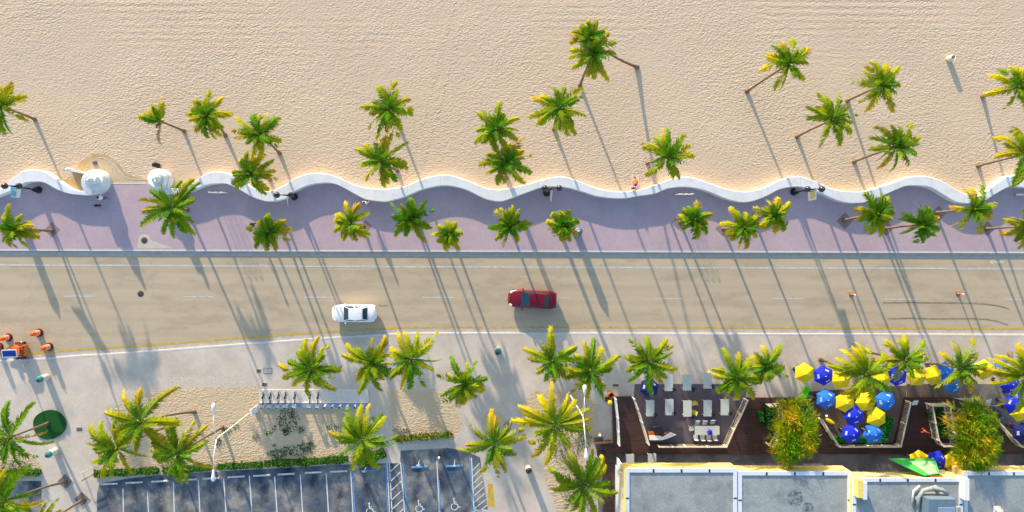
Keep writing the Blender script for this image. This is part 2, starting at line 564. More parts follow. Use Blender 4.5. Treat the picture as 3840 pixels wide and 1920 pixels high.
    def build(s, name, mats, parent=None, kind=None, color=False, sharp=35):
        me = bpy.data.meshes.new(name)
        me.from_pydata(s.v, [], s.f)
        if not isinstance(mats, (list, tuple)):
            mats = [mats]
        for m in mats:
            me.materials.append(M[m] if isinstance(m, str) else m)
        me.polygons.foreach_set('material_index', s.mi)
        me.polygons.foreach_set('use_smooth', s.sm)
        if color:
            at = me.color_attributes.new('Col', 'FLOAT_COLOR', 'POINT')
            flat = []
            for c in s.c:
                flat += [c[0], c[1], c[2], 1.0]
            at.data.foreach_set('color', flat)
        me.update()
        o = bpy.data.objects.new(name, me)
        COL.objects.link(o)
        if parent is not None:
            o.parent = parent
        if kind:
            o['kind'] = kind
        return o


def loft(mb, secs, mi=0, smooth=True, cap=True):
    n = len(secs[0])
    vs = [p for s_ in secs for p in s_]
    fs = []
    for i in range(len(secs) - 1):
        for k in range(n - 1):
            fs.append((i * n + k, i * n + n + k, i * n + n + 1 + k, i * n + 1 + k))
        fs.append((i * n + n - 1, i * n + 2 * n - 1, i * n + n, i * n))
    if cap:
        fs.append(list(range(n)))
        e = (len(secs) - 1) * n
        fs.append([e + k for k in range(n)][::-1])
    mb.add(vs, fs, mi, smooth)


def torus(mb, c, R, r, axis, n=20, m=6, mi=0):
    q = Vector(axis).to_track_quat('Z', 'Y').to_matrix()
    vs, fs = [], []
    for i in range(n):
        a = 2 * PI * i / n
        for j in range(m):
            b = 2 * PI * j / m
            p = Vector(((R + r * math.cos(b)) * math.cos(a), (R + r * math.cos(b)) * math.sin(a), r * math.sin(b)))
            vs.append(Vector(c) + q @ p)
    for i in range(n):
        for j in range(m):
            fs.append((i * m + j, ((i + 1) % n) * m + j, ((i + 1) % n) * m + (j + 1) % m, i * m + (j + 1) % m))
    mb.add(vs, fs, mi, True)


def thing(name, label, cat, loc=(0, 0, 0), rz=0.0, group=None):
    o = bpy.data.objects.new(name, None)
    COL.objects.link(o)
    o.location = loc
    o.rotation_euler = (0, 0, rz)
    o['label'] = label
    o['category'] = cat
    if group:
        o['group'] = group
    return o


def tag(o, label, cat, group=None):
    o['label'] = label
    o['category'] = cat
    if group:
        o['group'] = group
    return o


def children(o):
    return [c for c in COL.objects if c.parent == o]


def dup(root, label, loc, rz=0.0, kids=None):
    r = root.copy()
    COL.objects.link(r)
    r.location = loc
    r.rotation_euler = (0, 0, rz)
    r['label'] = label
    for ch in (kids if kids is not None else children(root)):
        c = ch.copy()
        COL.objects.link(c)
        c.parent = r
    return r


def PX(pts, z=0.0):
    return [W(x, y, z) for x, y in pts]


# ------------------------------------------------------------------ ground, promenade, road
mb = MB()
mb.sheet([(-420, -420), (420, -420), (420, 420), (-420, 420)], 0.0)
mb.build('sand', 'sand', kind='structure')

# wave wall edges traced on the photograph: (x, sea side y), (x, land side y)
NE = [(-420, 655), (-330, 650), (-240, 680), (-150, 714), (-70, 722), (0, 709), (45, 670), (89, 640), (117, 636), (162, 642), (212, 673), (257, 704), (296, 715), (325, 714), (352, 706)]
SE = [(-420, 700), (-330, 693), (-240, 722), (-150, 752), (-70, 757), (0, 732), (45, 712), (89, 687), (118, 682), (162, 684), (212, 710), (257, 726), (296, 731), (325, 732), (352, 730)]
NE2 = [(613, 704), (655, 707), (682, 707), (721, 687), (766, 654), (805, 643.6), (850, 648), (895, 668), (945, 703), (1003, 718), (1064, 696), (1102, 670), (1146, 654), (1193, 649), (1240, 655), (1286, 673), (1333, 694), (1370, 703), (1440, 710), (1463, 707), (1519, 698), (1586, 670.5), (1670, 655), (1743, 673), (1821, 704), (1866, 711), (1920, 704), (1997, 685), (2053, 668), (2100, 661.5), (2137, 668), (2193, 688), (2239, 706), (2295, 716), (2351, 718), (2398, 711), (2457, 693), (2524, 670), (2580, 663), (2647, 682), (2731, 710), (2803, 718), (2880, 698), (2917, 679), (2964, 663), (3001, 662), (3038, 672), (3085, 692), (3131, 711), (3197, 718), (3253, 714.5), (3308, 698), (3360, 681), (3397, 666), (3444, 659.6), (3490, 664), (3537, 681), (3593, 714.5), (3639, 733), (3686, 727.6), (3733, 692), (3779, 662), (3826, 655), (3900, 668), (3990, 705), (4080, 722), (4180, 690), (4280, 660)]
SE2 = [(613, 727), (655, 726), (682, 723.6), (721, 715), (766, 696), (805, 689), (850, 690), (895, 710), (945, 738), (1003, 755.5), (1072, 744), (1102, 720), (1146, 698), (1193, 687.5), (1249, 688), (1286, 703), (1333, 729), (1370, 747), (1426, 755.5), (1452, 755.5), (1519, 737.6), (1586, 710), (1670, 696), (1743, 710), (1821, 746), (1877, 755.5), (1920, 743), (1997, 714.5), (2035, 703), (2090, 700.5), (2128, 704), (2193, 722), (2239, 736), (2305, 744), (2351, 743), (2398, 735), (2457, 726), (2507, 707), (2574, 701), (2647, 715), (2725, 746), (2798, 759), (2870, 737.6), (2917, 713), (2964, 702), (3010, 702), (3048, 712), (3094, 731), (3141, 752), (3197, 762), (3253, 757), (3308, 735), (3360, 712), (3397, 698), (3444, 696), (3490, 703), (3537, 729), (3583, 755.5), (3639, 763), (3686, 755.5), (3733, 727.6), (3779, 703), (3816, 700.5), (3900, 712), (3990, 748), (4080, 762), (4180, 735), (4280, 702)]


def spline(pts, x):
    n = len(pts)
    if x <= pts[0][0]:
        return pts[0][1]
    if x >= pts[-1][0]:
        return pts[-1][1]
    for i in range(n - 1):
        if pts[i][0] <= x <= pts[i + 1][0]:
            break
    x0, y0 = pts[i]
    x1, y1 = pts[i + 1]
    m0 = (y1 - pts[i - 1][1]) / (x1 - pts[i - 1][0]) if i > 0 else (y1 - y0) / (x1 - x0)
    m1 = (pts[i + 2][1] - y0) / (pts[i + 2][0] - x0) if i + 2 < n else (y1 - y0) / (x1 - x0)
    h = x1 - x0
    t = (x - x0) / h
    return (2 * t**3 - 3 * t**2 + 1) * y0 + (t**3 - 2 * t**2 + t) * h * m0 + (-2 * t**3 + 3 * t**2) * y1 + (t**3 - t**2) * h * m1


def kerb_y(x):
    return 934 + 9.5 * x / 3840.0


PZ = 0.15
mids = []
for x in range(-420, 300, 12):
    mids.append((x, (spline(NE, x) + spline(SE, x)) / 2))
mids += [(320, 715), (352, 690), (400, 689), (500, 689), (589, 689), (613, 714)]
for x in range(620, 4281, 12):
    mids.append((x, (spline(NE2, x) + spline(SE2, x)) / 2))
mb = MB()
poly = [W(x, y, PZ) for x, y in mids]
far_l = [W(-3000, 715, PZ)] + poly + [W(6800, 715, PZ)]
kl = [W(6800, kerb_y(6800), PZ), W(-3000, kerb_y(-3000), PZ)]
mb.prism([(p.x, p.y) for p in far_l + kl], -0.02, PZ)
mb.build('promenade', 'promenade', kind='structure')

# kerb stone between promenade and road
mb = MB()
a, b = W(-3000, kerb_y(-3000), 0.158), W(6800, kerb_y(6800), 0.158)
mb.prism([(a.x, a.y), (b.x, b.y), (b.x, b.y - 0.17), (a.x, a.y - 0.17)], -0.02, 0.158)
mb.build('kerb', 'kerb', kind='structure')

# road
SK = [(-3000, 1560), (-600, 1420), (0, 1352), (130, 1346), (300, 1332), (480, 1322), (700, 1305), (960, 1285), (1130, 1273), (1290, 1262), (1420, 1254), (1525, 1249), (1700, 1248), (2400, 1249), (3840, 1254), (6800, 1264)]
mb = MB()
top = [W(-3000, kerb_y(-3000) + 5), W(6800, kerb_y(6800) + 5)]
mb.sheet([(p.x, p.y) for p in top + [W(x, y + 4) for x, y in SK][::-1]], 0.004)
mb.build('road', 'road', kind='structure')

# gutter apron between the yellow line and the south kerb
mb = MB()
up_ = [W(x, y - 17) for x, y in SK]
dn_ = [W(x, y + 3) for x, y in SK]
mb.sheet([(p.x, p.y) for p in up_ + dn_[::-1]], 0.008)
mb.build('gutter', 'gutter', kind='structure')

# north gutter
mb = MB()
a, b = W(-3000, kerb_y(-3000) + 6), W(6800, kerb_y(6800) + 6)
a2, b2 = W(-3000, kerb_y(-3000) + 24), W(6800, kerb_y(6800) + 24)
mb.sheet([(a.x, a.y), (b.x, b.y), (b2.x, b2.y), (a2.x, a2.y)], 0.008)
mb.build('gutter', 'gutter', kind='structure')

# painted markings on the road
mb = MB()
mb.strip([W(-3000, 983), W(0, 993.5), W(1920, 1002), W(3840, 1008), W(6800, 1017)], 0.17, 0.012)
for (x0, x1, y) in ((239, 357, 1110.5), (689, 802, 1113), (1140, 1251, 1114.5), (1584, 1701, 1115), (2030, 2137, 1117), (2455, 2557, 1118.5), (2897, 3010, 1119), (3319, 3436, 1122), (3770, 3890, 1123), (-210, -95, 1109)):
    mb.strip([W(x0, y), W(x1, y + 0.4)], 0.13, 0.012)
mb.build('lane_marking', 'wline', kind='structure')
mb = MB()
mb.strip([W(x, y - 21) for x, y in SK], 0.17, 0.013)
mb.build('edge_marking', 'yline', kind='structure')
mb = MB()
mb.sheet([(p.x, p.y) for p in PX([(3708, 983), (3722, 974), (3724, 979), (3764, 979), (3764, 987), (3724, 987), (3722, 992)])], 0.012)
mb.build('arrow_marking', 'wline', kind='structure')
mb = MB()
for pts in ([(3310, 1135), (3400, 1134), (3480, 1135), (3620, 1136), (3690, 1139), (3745, 1147), (3785, 1158)],
            [(3330, 1194), (3420, 1193), (3500, 1195), (3640, 1194), (3700, 1197), (3740, 1205), (3780, 1218)],
            [(1420, 1146), (1455, 1146)]):
    mb.strip([W(*p) for p in pts], 0.11, 0.016)
mb.build('skid_mark', 'skid', kind='structure')

# south pavement with its kerb
mb = MB()
edge = [W(x, y, PZ) for x, y in SK]
mb.prism([(p.x, p.y) for p in edge] + [(140, -320), (-140, -320)], -0.02, PZ)
mb.build('pavement', 'pave', kind='structure')
mb = MB()
for i in range(len(SK) - 1):
    a, b = W(*SK[i], 0.158), W(*SK[i + 1], 0.158)
    mb.prism([(a.x, a.y + 0.004), (b.x, b.y + 0.004), (b.x, b.y - 0.16), (a.x, a.y - 0.16)], 0.0, 0.158)
mb.build('kerb', 'kerb', kind='structure')


def ground_patch(name, pts, z, mat, kind='structure', wob=0.0, seed=1):
    rng = random.Random(seed)
    w = PX(pts, z)
    if wob:
        out = []
        n = len(w)
        for i in range(n):
            a, b = w[i], w[(i + 1) % n]
            k = max(1, int((b - a).length / 0.5))
            for j in range(k):
                p = a.lerp(b, j / k)
                out.append(p + Vector((rng.uniform(-wob, wob), rng.uniform(-wob, wob), 0)))
        w = out
    mb = MB()
    mb.sheet([(p.x, p.y) for p in w], z)
    return mb.build(name, mat, kind=kind)


Z1 = PZ + 0.004
ground_patch('parking_lot', [(362, 1990), (364, 1850), (372, 1815), (480, 1794), (620, 1780), (960, 1760), (1290, 1742), (1452, 1737), (1500, 1737), (1502, 1690), (1680, 1680), (1742, 1690), (1800, 1715), (1830, 1914), (1760, 1920), (1760, 1990)], Z1, 'lot')
ground_patch('parking_lot', [(-260, 1805), (155, 1803), (157, 1990), (-260, 1990)], Z1, 'lot')
ground_patch('sand', [(430, 1520), (520, 1482), (640, 1458), (965, 1453), (972, 1536), (1345, 1536), (1395, 1600), (1425, 1700), (1290, 1738), (960, 1755), (480, 1788), (352, 1775), (372, 1690)], Z1, 'yardsand', wob=0.12, seed=2)
ground_patch('sand', [(1452, 1462), (1640, 1462), (1690, 1510), (1735, 1590), (1702, 1645), (1478, 1655), (1468, 1560)], Z1, 'yardsand', wob=0.14, seed=3)
ground_patch('sand', [(1967, 1510), (2003, 1467), (2185, 1467), (2240, 1520), (2238, 1640), (2190, 1700), (2178, 1990), (2120, 1990), (2045, 1800), (2035, 1720), (2085, 1620)], Z1, 'yardsand', wob=0.08, seed=4)
ground_patch('sand', [(1852 + 48 * math.cos(t), 1588 + 48 * math.sin(t)) for t in [i * 2 * PI / 14 for i in range(14)]], Z1, 'yardsand', wob=0.06, seed=5)
ground_patch('sand', [(-300, 1700), (110, 1690), (150, 1745), (140, 1795), (-300, 1800)], Z1, 'yardsand', wob=0.12, seed=6)

ground_patch('dusty_pavement', [(380, 1560), (470, 1470), (600, 1425), (760, 1405), (900, 1420), (962, 1440), (962, 1470), (600, 1480), (480, 1540), (390, 1640)], PZ + .002, 'dusty', wob=0.2, seed=31)
ground_patch('dusty_pavement', [(1410, 1470), (1470, 1445), (1640, 1450), (1710, 1500), (1750, 1590), (1715, 1655), (1470, 1668), (1440, 1600)], PZ + .002, 'dusty', wob=0.2, seed=32)

M['track'] = sand_mat('tracked sand', tuple(x * .97 for x in SAND_C), 0.12)
for (dx, sd_) in ((0, 41), (46, 42)):
    mb = MB()
    mb.strip([W(x + dx, y) for x, y in ((1722, -60), (1700, 40), (1668, 160), (1628, 300), (1600, 420), (1560, 540), (1548, 610))], 0.28, 0.004)
    mb.build('tyre_track', 'track', kind='structure')

# beach access path and the darker orange sand round it
ground_patch('sand', [(268, 655), (290, 622), (318, 595), (352, 577), (385, 578), (420, 592), (452, 622), (478, 655), (530, 668), (548, 678), (402, 690), (300, 700), (245, 690)], 0.004, 'ochre', wob=0.10, seed=7)
ground_patch('path', [(400, 640), (386, 628), (372, 622), (342, 640), (336, 618), (350, 598), (368, 591), (388, 592), (410, 604), (436, 626), (462, 660), (482, 671), (552, 674), (552, 690), (398, 690)], 0.010, 'packed')
ground_patch('sand', [(232, 680), (262, 668), (305, 668), (312, 690), (300, 708), (262, 702)], 0.010, 'ochre', wob=0.06, seed=8)
mb = MB()
mb.strip([W(*p) for p in ((368, 590), (390, 592), (412, 604), (438, 626), (464, 660), (483, 671), (550, 673))], 0.09, 0.03)
mb.strip([W(400, 688), W(548, 688)], 0.16, 0.165)
mb.build('path_edge', 'kerb', kind='structure')

# promenade patches: tree pits, manhole pad
PITS = [(195, 862, 30), (1063, 862, 28), (2545, 835, 27), (2712, 858, 30), (2825, 822, 26), (3168, 828, 32), (3322, 856, 30), (3520, 800, 28), (3703, 858, 28), (1372, 850, 24), (2088, 850, 26)]
mb = MB()
for x, y, r in PITS:
    mb.sheet([(p.x, p.y) for p in PX([(x - r, y), (x, y - r), (x + r, y), (x, y + r)], Z1)], Z1)
mb.build('tree_pit_paving', 'pit', kind='structure')
mb = MB()
cx, cy = 541, 902
pts = [(516, 932), (516, 902)] + [(cx + 25 * math.cos(t), cy - 25 * math.sin(t)) for t in [PI - i * PI / 10 * 0.95 for i in range(0, 11)]] + [(572, 904), (652, 931)]
mb.sheet([(p.x, p.y) for p in PX(pts, Z1)], Z1)
mb.build('concrete_pad', 'pave', kind='structure')
for (x, y, z, lab) in ((541, 901, Z1, 'round iron manhole cover set in a teardrop concrete pad on the promenade'), (527, 1101, 0.004, 'round dark manhole cover in the roadway')):
    o = thing('manhole_cover', lab, 'manhole cover', W(x, y, z))
    mb = MB(); mb.lathe([(0.34, 0.0), (0.34, 0.012), (0.30, 0.014)], n=20); mb.build('rim', 'grate', o)
    mb = MB(); mb.lathe([(0.27, 0.013), (0.27, 0.022), (0.2, 0.028), (0.02, 0.028)], n=20); mb.build('lid', 'manhole', o)
for (x, y, w, h, lab) in ((298, 1610, 22, 14, 'brown rectangular utility cover beside the green turf disc'), (971, 1391, 17, 12, 'small brown utility cover left of a pale one'), (992, 1442, 20, 12, 'brown utility cover just above the bicycle dock'), (2309, 1445, 22, 10, 'brown utility cover near the dark deck corner')):
    o = thing('utility_cover', lab, 'utility cover', W(x, y, Z1), 0)
    mb = MB(); mb.box((0, 0, 0.008), (w / S, h / S, 0.016)); mb.build('lid', 'plate', o)
    mb = MB(); mb.box((0, 0, 0.004), (w / S + 0.1, h / S + 0.1, 0.01)); mb.build('frame', 'kerb', o)
o = thing('utility_cover', 'pale grey utility cover right of a small brown one', 'utility cover', W(1004, 1391, Z1))
mb = MB(); mb.box((0, 0, 0.008), (0.8, 0.5, 0.016)); mb.build('lid', 'gutter', o)
mb = MB(); mb.box((0, 0, 0.004), (0.9, 0.6, 0.01)); mb.build('frame', 'grate', o)
o = thing('drain_box', 'small brown drain box on the sandy beach path', 'drain', W(357, 611, 0.0), 0.2)
mb = MB(); mb.box((0, 0, 0.06), (0.4, 0.3, 0.1)); mb.build('box', 'plate', o)
mb = MB()
for k in range(4):
    mb.box((-0.12 + 0.08 * k, 0, 0.115), (0.03, 0.26, 0.02))
mb.build('grille', 'grate', o)

# ------------------------------------------------------------------ wave wall and its spiral ends
WH = 0.9


def wave_wall(ne, se, x0, x1, label, close_l=True):
    xs = [x0 + (x1 - x0) * i / max(1, int((x1 - x0) / 9)) for i in range(int((x1 - x0) / 9) + 1)]
    vs, fs = [], []
    ring = []
    for x in xs:
        yn, ys = spline(ne, x), spline(se, x)
        n_, s_ = W(x, yn, WH), W(x, ys, WH)
        d = (n_ - s_).normalized() * 0.05
        ring.append([(n_.x, n_.y, -0.1), (n_.x, n_.y, WH - 0.05), (n_.x - d.x, n_.y - d.y, WH), (s_.x + d.x, s_.y + d.y, WH), (s_.x, s_.y, WH - 0.05), (s_.x, s_.y, -0.1)])
    mb = MB()
    vs = [p for r in ring for p in r]
    for i in range(len(ring) - 1):
        for k in range(5):
            fs.append((i * 6 + k, i * 6 + 6 + k, i * 6 + 7 + k, i * 6 + 1 + k))
    fs.append([0, 1, 2, 3, 4, 5])
    e = (len(ring) - 1) * 6
    fs.append([e + k for k in (5, 4, 3, 2, 1, 0)])
    mb.add(vs, fs, 0, False)
    return mb.build('wave_wall', 'wall'), label


o, lab = wave_wall(NE, SE, -420, 350, '')
tag(o, 'white wave-shaped sea wall left of the beach path, ending in a spiral', 'wall', 'white wave wall along the beach')
o, lab = wave_wall(NE2, SE2, 613, 4280, '')
tag(o, 'long white wave-shaped sea wall right of the beach path', 'wall', 'white wave wall along the beach')


def spiral(cx, cy, R, tx, ty, ht, label, start, turns=2.35, hand=-1):
    c0, c1 = W(cx, cy, WH), W(tx, ty, ht)
    r0 = R / S
    o = thing('spiral_tower', label, 'tower', (c0.x, c0.y, 0), 0, 'spiral ends of the wave wall')
    n = 44
    tot = turns * 2 * PI
    steps = int(n * turns)

    def par(a):
        t = max(0.0, min(1.0, a / tot))
        r = r0 * (1 - t) ** 0.85 + 0.10
        z = WH + (ht - WH) * (t ** 1.15)
        c = Vector((0, 0, 0)).lerp(Vector((c1.x - c0.x, c1.y - c0.y, 0)), t ** 0.9)
        return r, z, c
    mb = MB()
    vs, fs = [], []
    for i in range(steps + 1):
        a = i * tot / steps
        r, z, c = par(a)
        zb = par(a - 2 * PI)[1] if a > 2 * PI else -0.1
        ri, zi, ci = par(a + 2 * PI)
        th = start + hand * a
        d = Vector((math.cos(th), math.sin(th), 0))
        if a + 2 * PI > tot:
            ri = min(ri, 0.10)
        ro = r
        pi_ = ci + d * ri
        po = c + d * ro
        vs += [(po.x, po.y, zb - 0.12), (po.x - d.x * 0.0, po.y, z - 0.06), (po.x - d.x * 0.06, po.y - d.y * 0.06, z), (pi_.x, pi_.y, z + 0.05)]
    for i in range(steps):
        for k in range(3):
            fs.append((i * 4 + k, i * 4 + 4 + k, i * 4 + 5 + k, i * 4 + 1 + k))
    mb.add(vs, fs, 0, False)
    mb.build('spiral_shell', 'white', o)
    mb = MB()
    ct = Vector((c1.x - c0.x, c1.y - c0.y, 0))
    mb.lathe([(0.20, ht - 0.5), (0.16, ht - 0.05), (0.09, ht + 0.06), (0.01, ht + 0.08)], ct, 14)
    mb.build('cap', 'white', o)
    mb = MB()
    mb.lathe([(r0 * 0.98, -0.1), (r0 * 0.97, WH - 0.1), (r0 * 0.55, WH + 0.05), (0.3, WH + (ht - WH) * 0.5), (0.05, ht - 0.3)], ct * 0.25, 24)
    mb.build('core', 'white', o)
    return o


spiral(351, 682, 47, 333, 671, 2.55, 'white spiral shell tower ending the left wave wall beside the beach path', math.radians(-100))
spiral(589, 675, 43, 581, 666, 2.55, 'white spiral shell tower right of the beach path', math.radians(-60), hand=1)

# low foot shower beside the left tower
o = thing('foot_shower', 'low white foot shower wall with a rounded post beside the left spiral tower', 'shower', W(278, 641, 0))
a, b = W(258, 637, 0.9) - o.location, W(306, 646, 0.9) - o.location
mb = MB(); mb.box(((a.x + b.x) / 2, (a.y + b.y) / 2, 0.42), ((a - b).length, 0.22, 0.86), math.atan2(b.y - a.y, b.x - a.x)); mb.build('wall_panel', 'white', o)
mb = MB(); mb.lathe([(0.2, 0), (0.2, 1.0), (0.14, 1.12), (0.02, 1.16)], (a.x - 0.1, a.y + 0.02, 0), 14); mb.build('post', 'white', o)

# ------------------------------------------------------------------ palms
GREEN = (0.070, 0.285, 0.006)
DKGREEN = (0.022, 0.15, 0.010)
YEL = (0.78, 0.55, 0.010)
ORG = (0.62, 0.36, 0.03)


def lerp3(a, b, t):
    return tuple(a[i] + (b[i] - a[i]) * t for i in range(3))


def frond(mb, c, az, el0, length, droop, wid, base, tip, rng, nl=20, bend=0.0, twist=0.0):
    n = 12
    roll = rng.gauss(0, 0.5)
    cr, sr = math.cos(roll), math.sin(roll)
    torn = rng.random() < 0.22
    t0 = rng.uniform(0.3, 0.75)
    lw = 1.0
    nl = int(nl * max(1.0, length / 2.3))
    pts = [Vector(c)]
    dirs = []
    el = el0
    a = az
    for i in range(n):
        t = i / (n - 1)
        e = el0 - droop * (0.25 * t + 0.75 * t * t)
        aa = a + bend * t * t
        d = Vector((math.cos(aa) * math.cos(e), math.sin(aa) * math.cos(e), math.sin(e)))
        dirs.append(d)
        pts.append(pts[-1] + d * (length / n))
    mb.col = lerp3(base, YEL, 0.22)
    mb.tube(pts, [0.045 * (1 - 0.85 * i / n) for i in range(n + 1)], 4, 0, True)
    for k in range(nl):
        t = 0.10 + 0.90 * (k + 0.5) / nl
        f = t * n
        i = min(n - 1, int(f))
        p = pts[i].lerp(pts[i + 1], f - i)
        d = dirs[i]
        side = d.cross(Vector((0, 0, 1)))
        if side.length < 0.15:
            side = Vector((math.sin(a), -math.cos(a), 0))
        side.normalize()
        upv = side.cross(d).normalized()
        side, upv = side * cr + upv * sr, upv * cr - side * sr
        if torn and t0 < t < t0 + 0.25 and rng.random() < 0.6:
            continue
        prof = min(1.0, (t - 0.05) / 0.2) ** 0.6 * (1.0 - 0.5 * (max(0, t - 0.5) / 0.5) ** 1.6)
        ll = wid * prof
        fa = math.radians(66 - 30 * t)
        for sd in (-1, 1):
            l2 = ll * rng.uniform(0.62, 1.25) * (0.4 if rng.random() < 0.06 else 1)
            dr = rng.uniform(0.15, 0.65)
            v = d * math.cos(fa) + side * (sd * math.sin(fa)) - Vector((0, 0, 1)) * dr * 0.55 - upv * 0.12
            v.normalize()
            v2 = (v - Vector((0, 0, 1)) * dr * 0.6).normalized()
            wdir = d.cross(upv)
            wd = (d - v * d.dot(v)).normalized() * (0.022 + 0.026 * prof) * lw
            m = p + v * l2 * 0.5
            e = m + v2 * l2 * 0.55
            tt = min(1, t * 1.05 * rng.uniform(0.75, 1.15))
            mb.col = tuple(x * rng.uniform(.8, 1.15) for x in lerp3(base, tip, tt))
            mb.add([p - wd * 0.5, m - wd, e, m + wd, p + wd * 0.5], [(0, 1, 2, 3, 4)])


def palm(idx, cx, cy, R, z, bx, by, label, group, nf=None, angs=None, zb=0.0, yel=0.5, dead=None, wid=0.62, spread=1.0, name='coconut_palm'):
    rng = random.Random(100 + idx)
    drp = rng.uniform(0.85, 1.12)
    hue = rng.uniform(-0.12, 0.12)
    base = W(bx, by, zb)
    top = W(cx, cy, z)
    o = thing(name, label, 'palm tree', base, 0, group)
    t = top - base
    pts, rs = [], []
    lean = Vector((t.x, t.y, 0))
    c1 = Vector((lean.x * 0.55, lean.y * 0.55, t.z * 0.36))
    ns = 14
    for i in range(ns + 1):
        u = i / ns
        p = c1 * (2 * u * (1 - u)) + t * (u * u)
        pts.append(p)
        rs.append(0.08 + 0.055 * (1 - u) + 0.10 * max(0, 1 - u * 9))
    pts[0].z = -0.05
    mb = MB()
    mb.tube(pts, rs, 9)
    mb.build('trunk', 'trunk', o)
    Lm = R / S * (H - z) / H
    mb = MB()
    if angs is None:
        nf = (nf or rng.randint(11, 13)) + rng.randint(-1, 1)
        o0 = rng.uniform(0, 360)
        angs = [o0 + i * 360 / nf + rng.uniform(-15, 15) for i in range(nf)]
        lens = [rng.uniform(0.72, 1.14) for _ in angs]
    else:
        lens = []
        aa = []
        for q in angs:
            if isinstance(q, tuple):
                aa.append(q[0]); lens.append(q[1])
            else:
                aa.append(q + rng.uniform(-3, 3)); lens.append(rng.uniform(0.8, 1.1))
        angs = aa
    c = t + Vector((0, 0, -0.05))
    for a, lf in zip(angs, lens):
        y = min(1, max(0, rng.gauss(yel + hue, 0.28)))
        bs = lerp3(GREEN, YEL, 0.16 * y)
        if rng.random() < 0.3:
            bs = lerp3(bs, DKGREEN, 0.6)
        tp = lerp3(GREEN, YEL, 0.12 + 0.88 * y)
        if rng.random() < 0.16 * (0.5 + yel):
            tp = lerp3(tp, ORG, 0.7)
        frond(mb, c, math.radians(a), math.radians(rng.uniform(8, 30)), Lm * lf * 1.12, math.radians(rng.uniform(45, 98) * drp), wid * rng.uniform(0.85, 1.1) * (0.6 + 0.4 * lf), bs, tp, rng, 27, bend=rng.uniform(-0.6, 0.6))
    # young upright leaves in the middle
    k = 6 if len(angs) > 7 else 3
    o0 = rng.uniform(0, 360)
    for i in range(k):
        a = o0 + i * 360 / k + rng.uniform(-20, 20)
        if len(angs) <= 7:
            a = rng.choice(angs) + rng.uniform(-12, 12)
        frond(mb, c, math.radians(a), math.radians(rng.uniform(42, 68)), Lm * rng.uniform(0.62, 0.8), math.radians(rng.uniform(40, 70)), wid * 0.75, DKGREEN, lerp3(GREEN, YEL, rng.uniform(0.0, 0.4)), rng, 19, bend=rng.uniform(-.3, .3))
    mb.col = lerp3(GREEN, YEL, 0.3)
    mb.tube([c + Vector((0, 0, -0.35)), c + Vector((0, 0, 0.05)), c + Vector((0, 0, 0.4))], [0.14, 0.17, 0.05], 8)
    mb.build('crown', 'leaf', o, color=True)
    if not dead and rng.random() < 0.5:
        dead = [(rng.uniform(0, 360), rng.uniform(.6, .95), rng.uniform(-25, 0)) for _ in range(rng.randint(1, 2))]
    if dead:
        mb = MB()
        for (a, lf, elv) in dead:
            BR = (0.28, 0.17, 0.07)
            frond(mb, c + Vector((0, 0, -0.15)), math.radians(a), math.radians(elv), Lm * lf, math.radians(70), wid * 0.45, BR, lerp3(BR, ORG, 0.4), rng, 16, bend=0.5)
        mb.build('dead_frond', 'leaf', o, color=True)
    return o


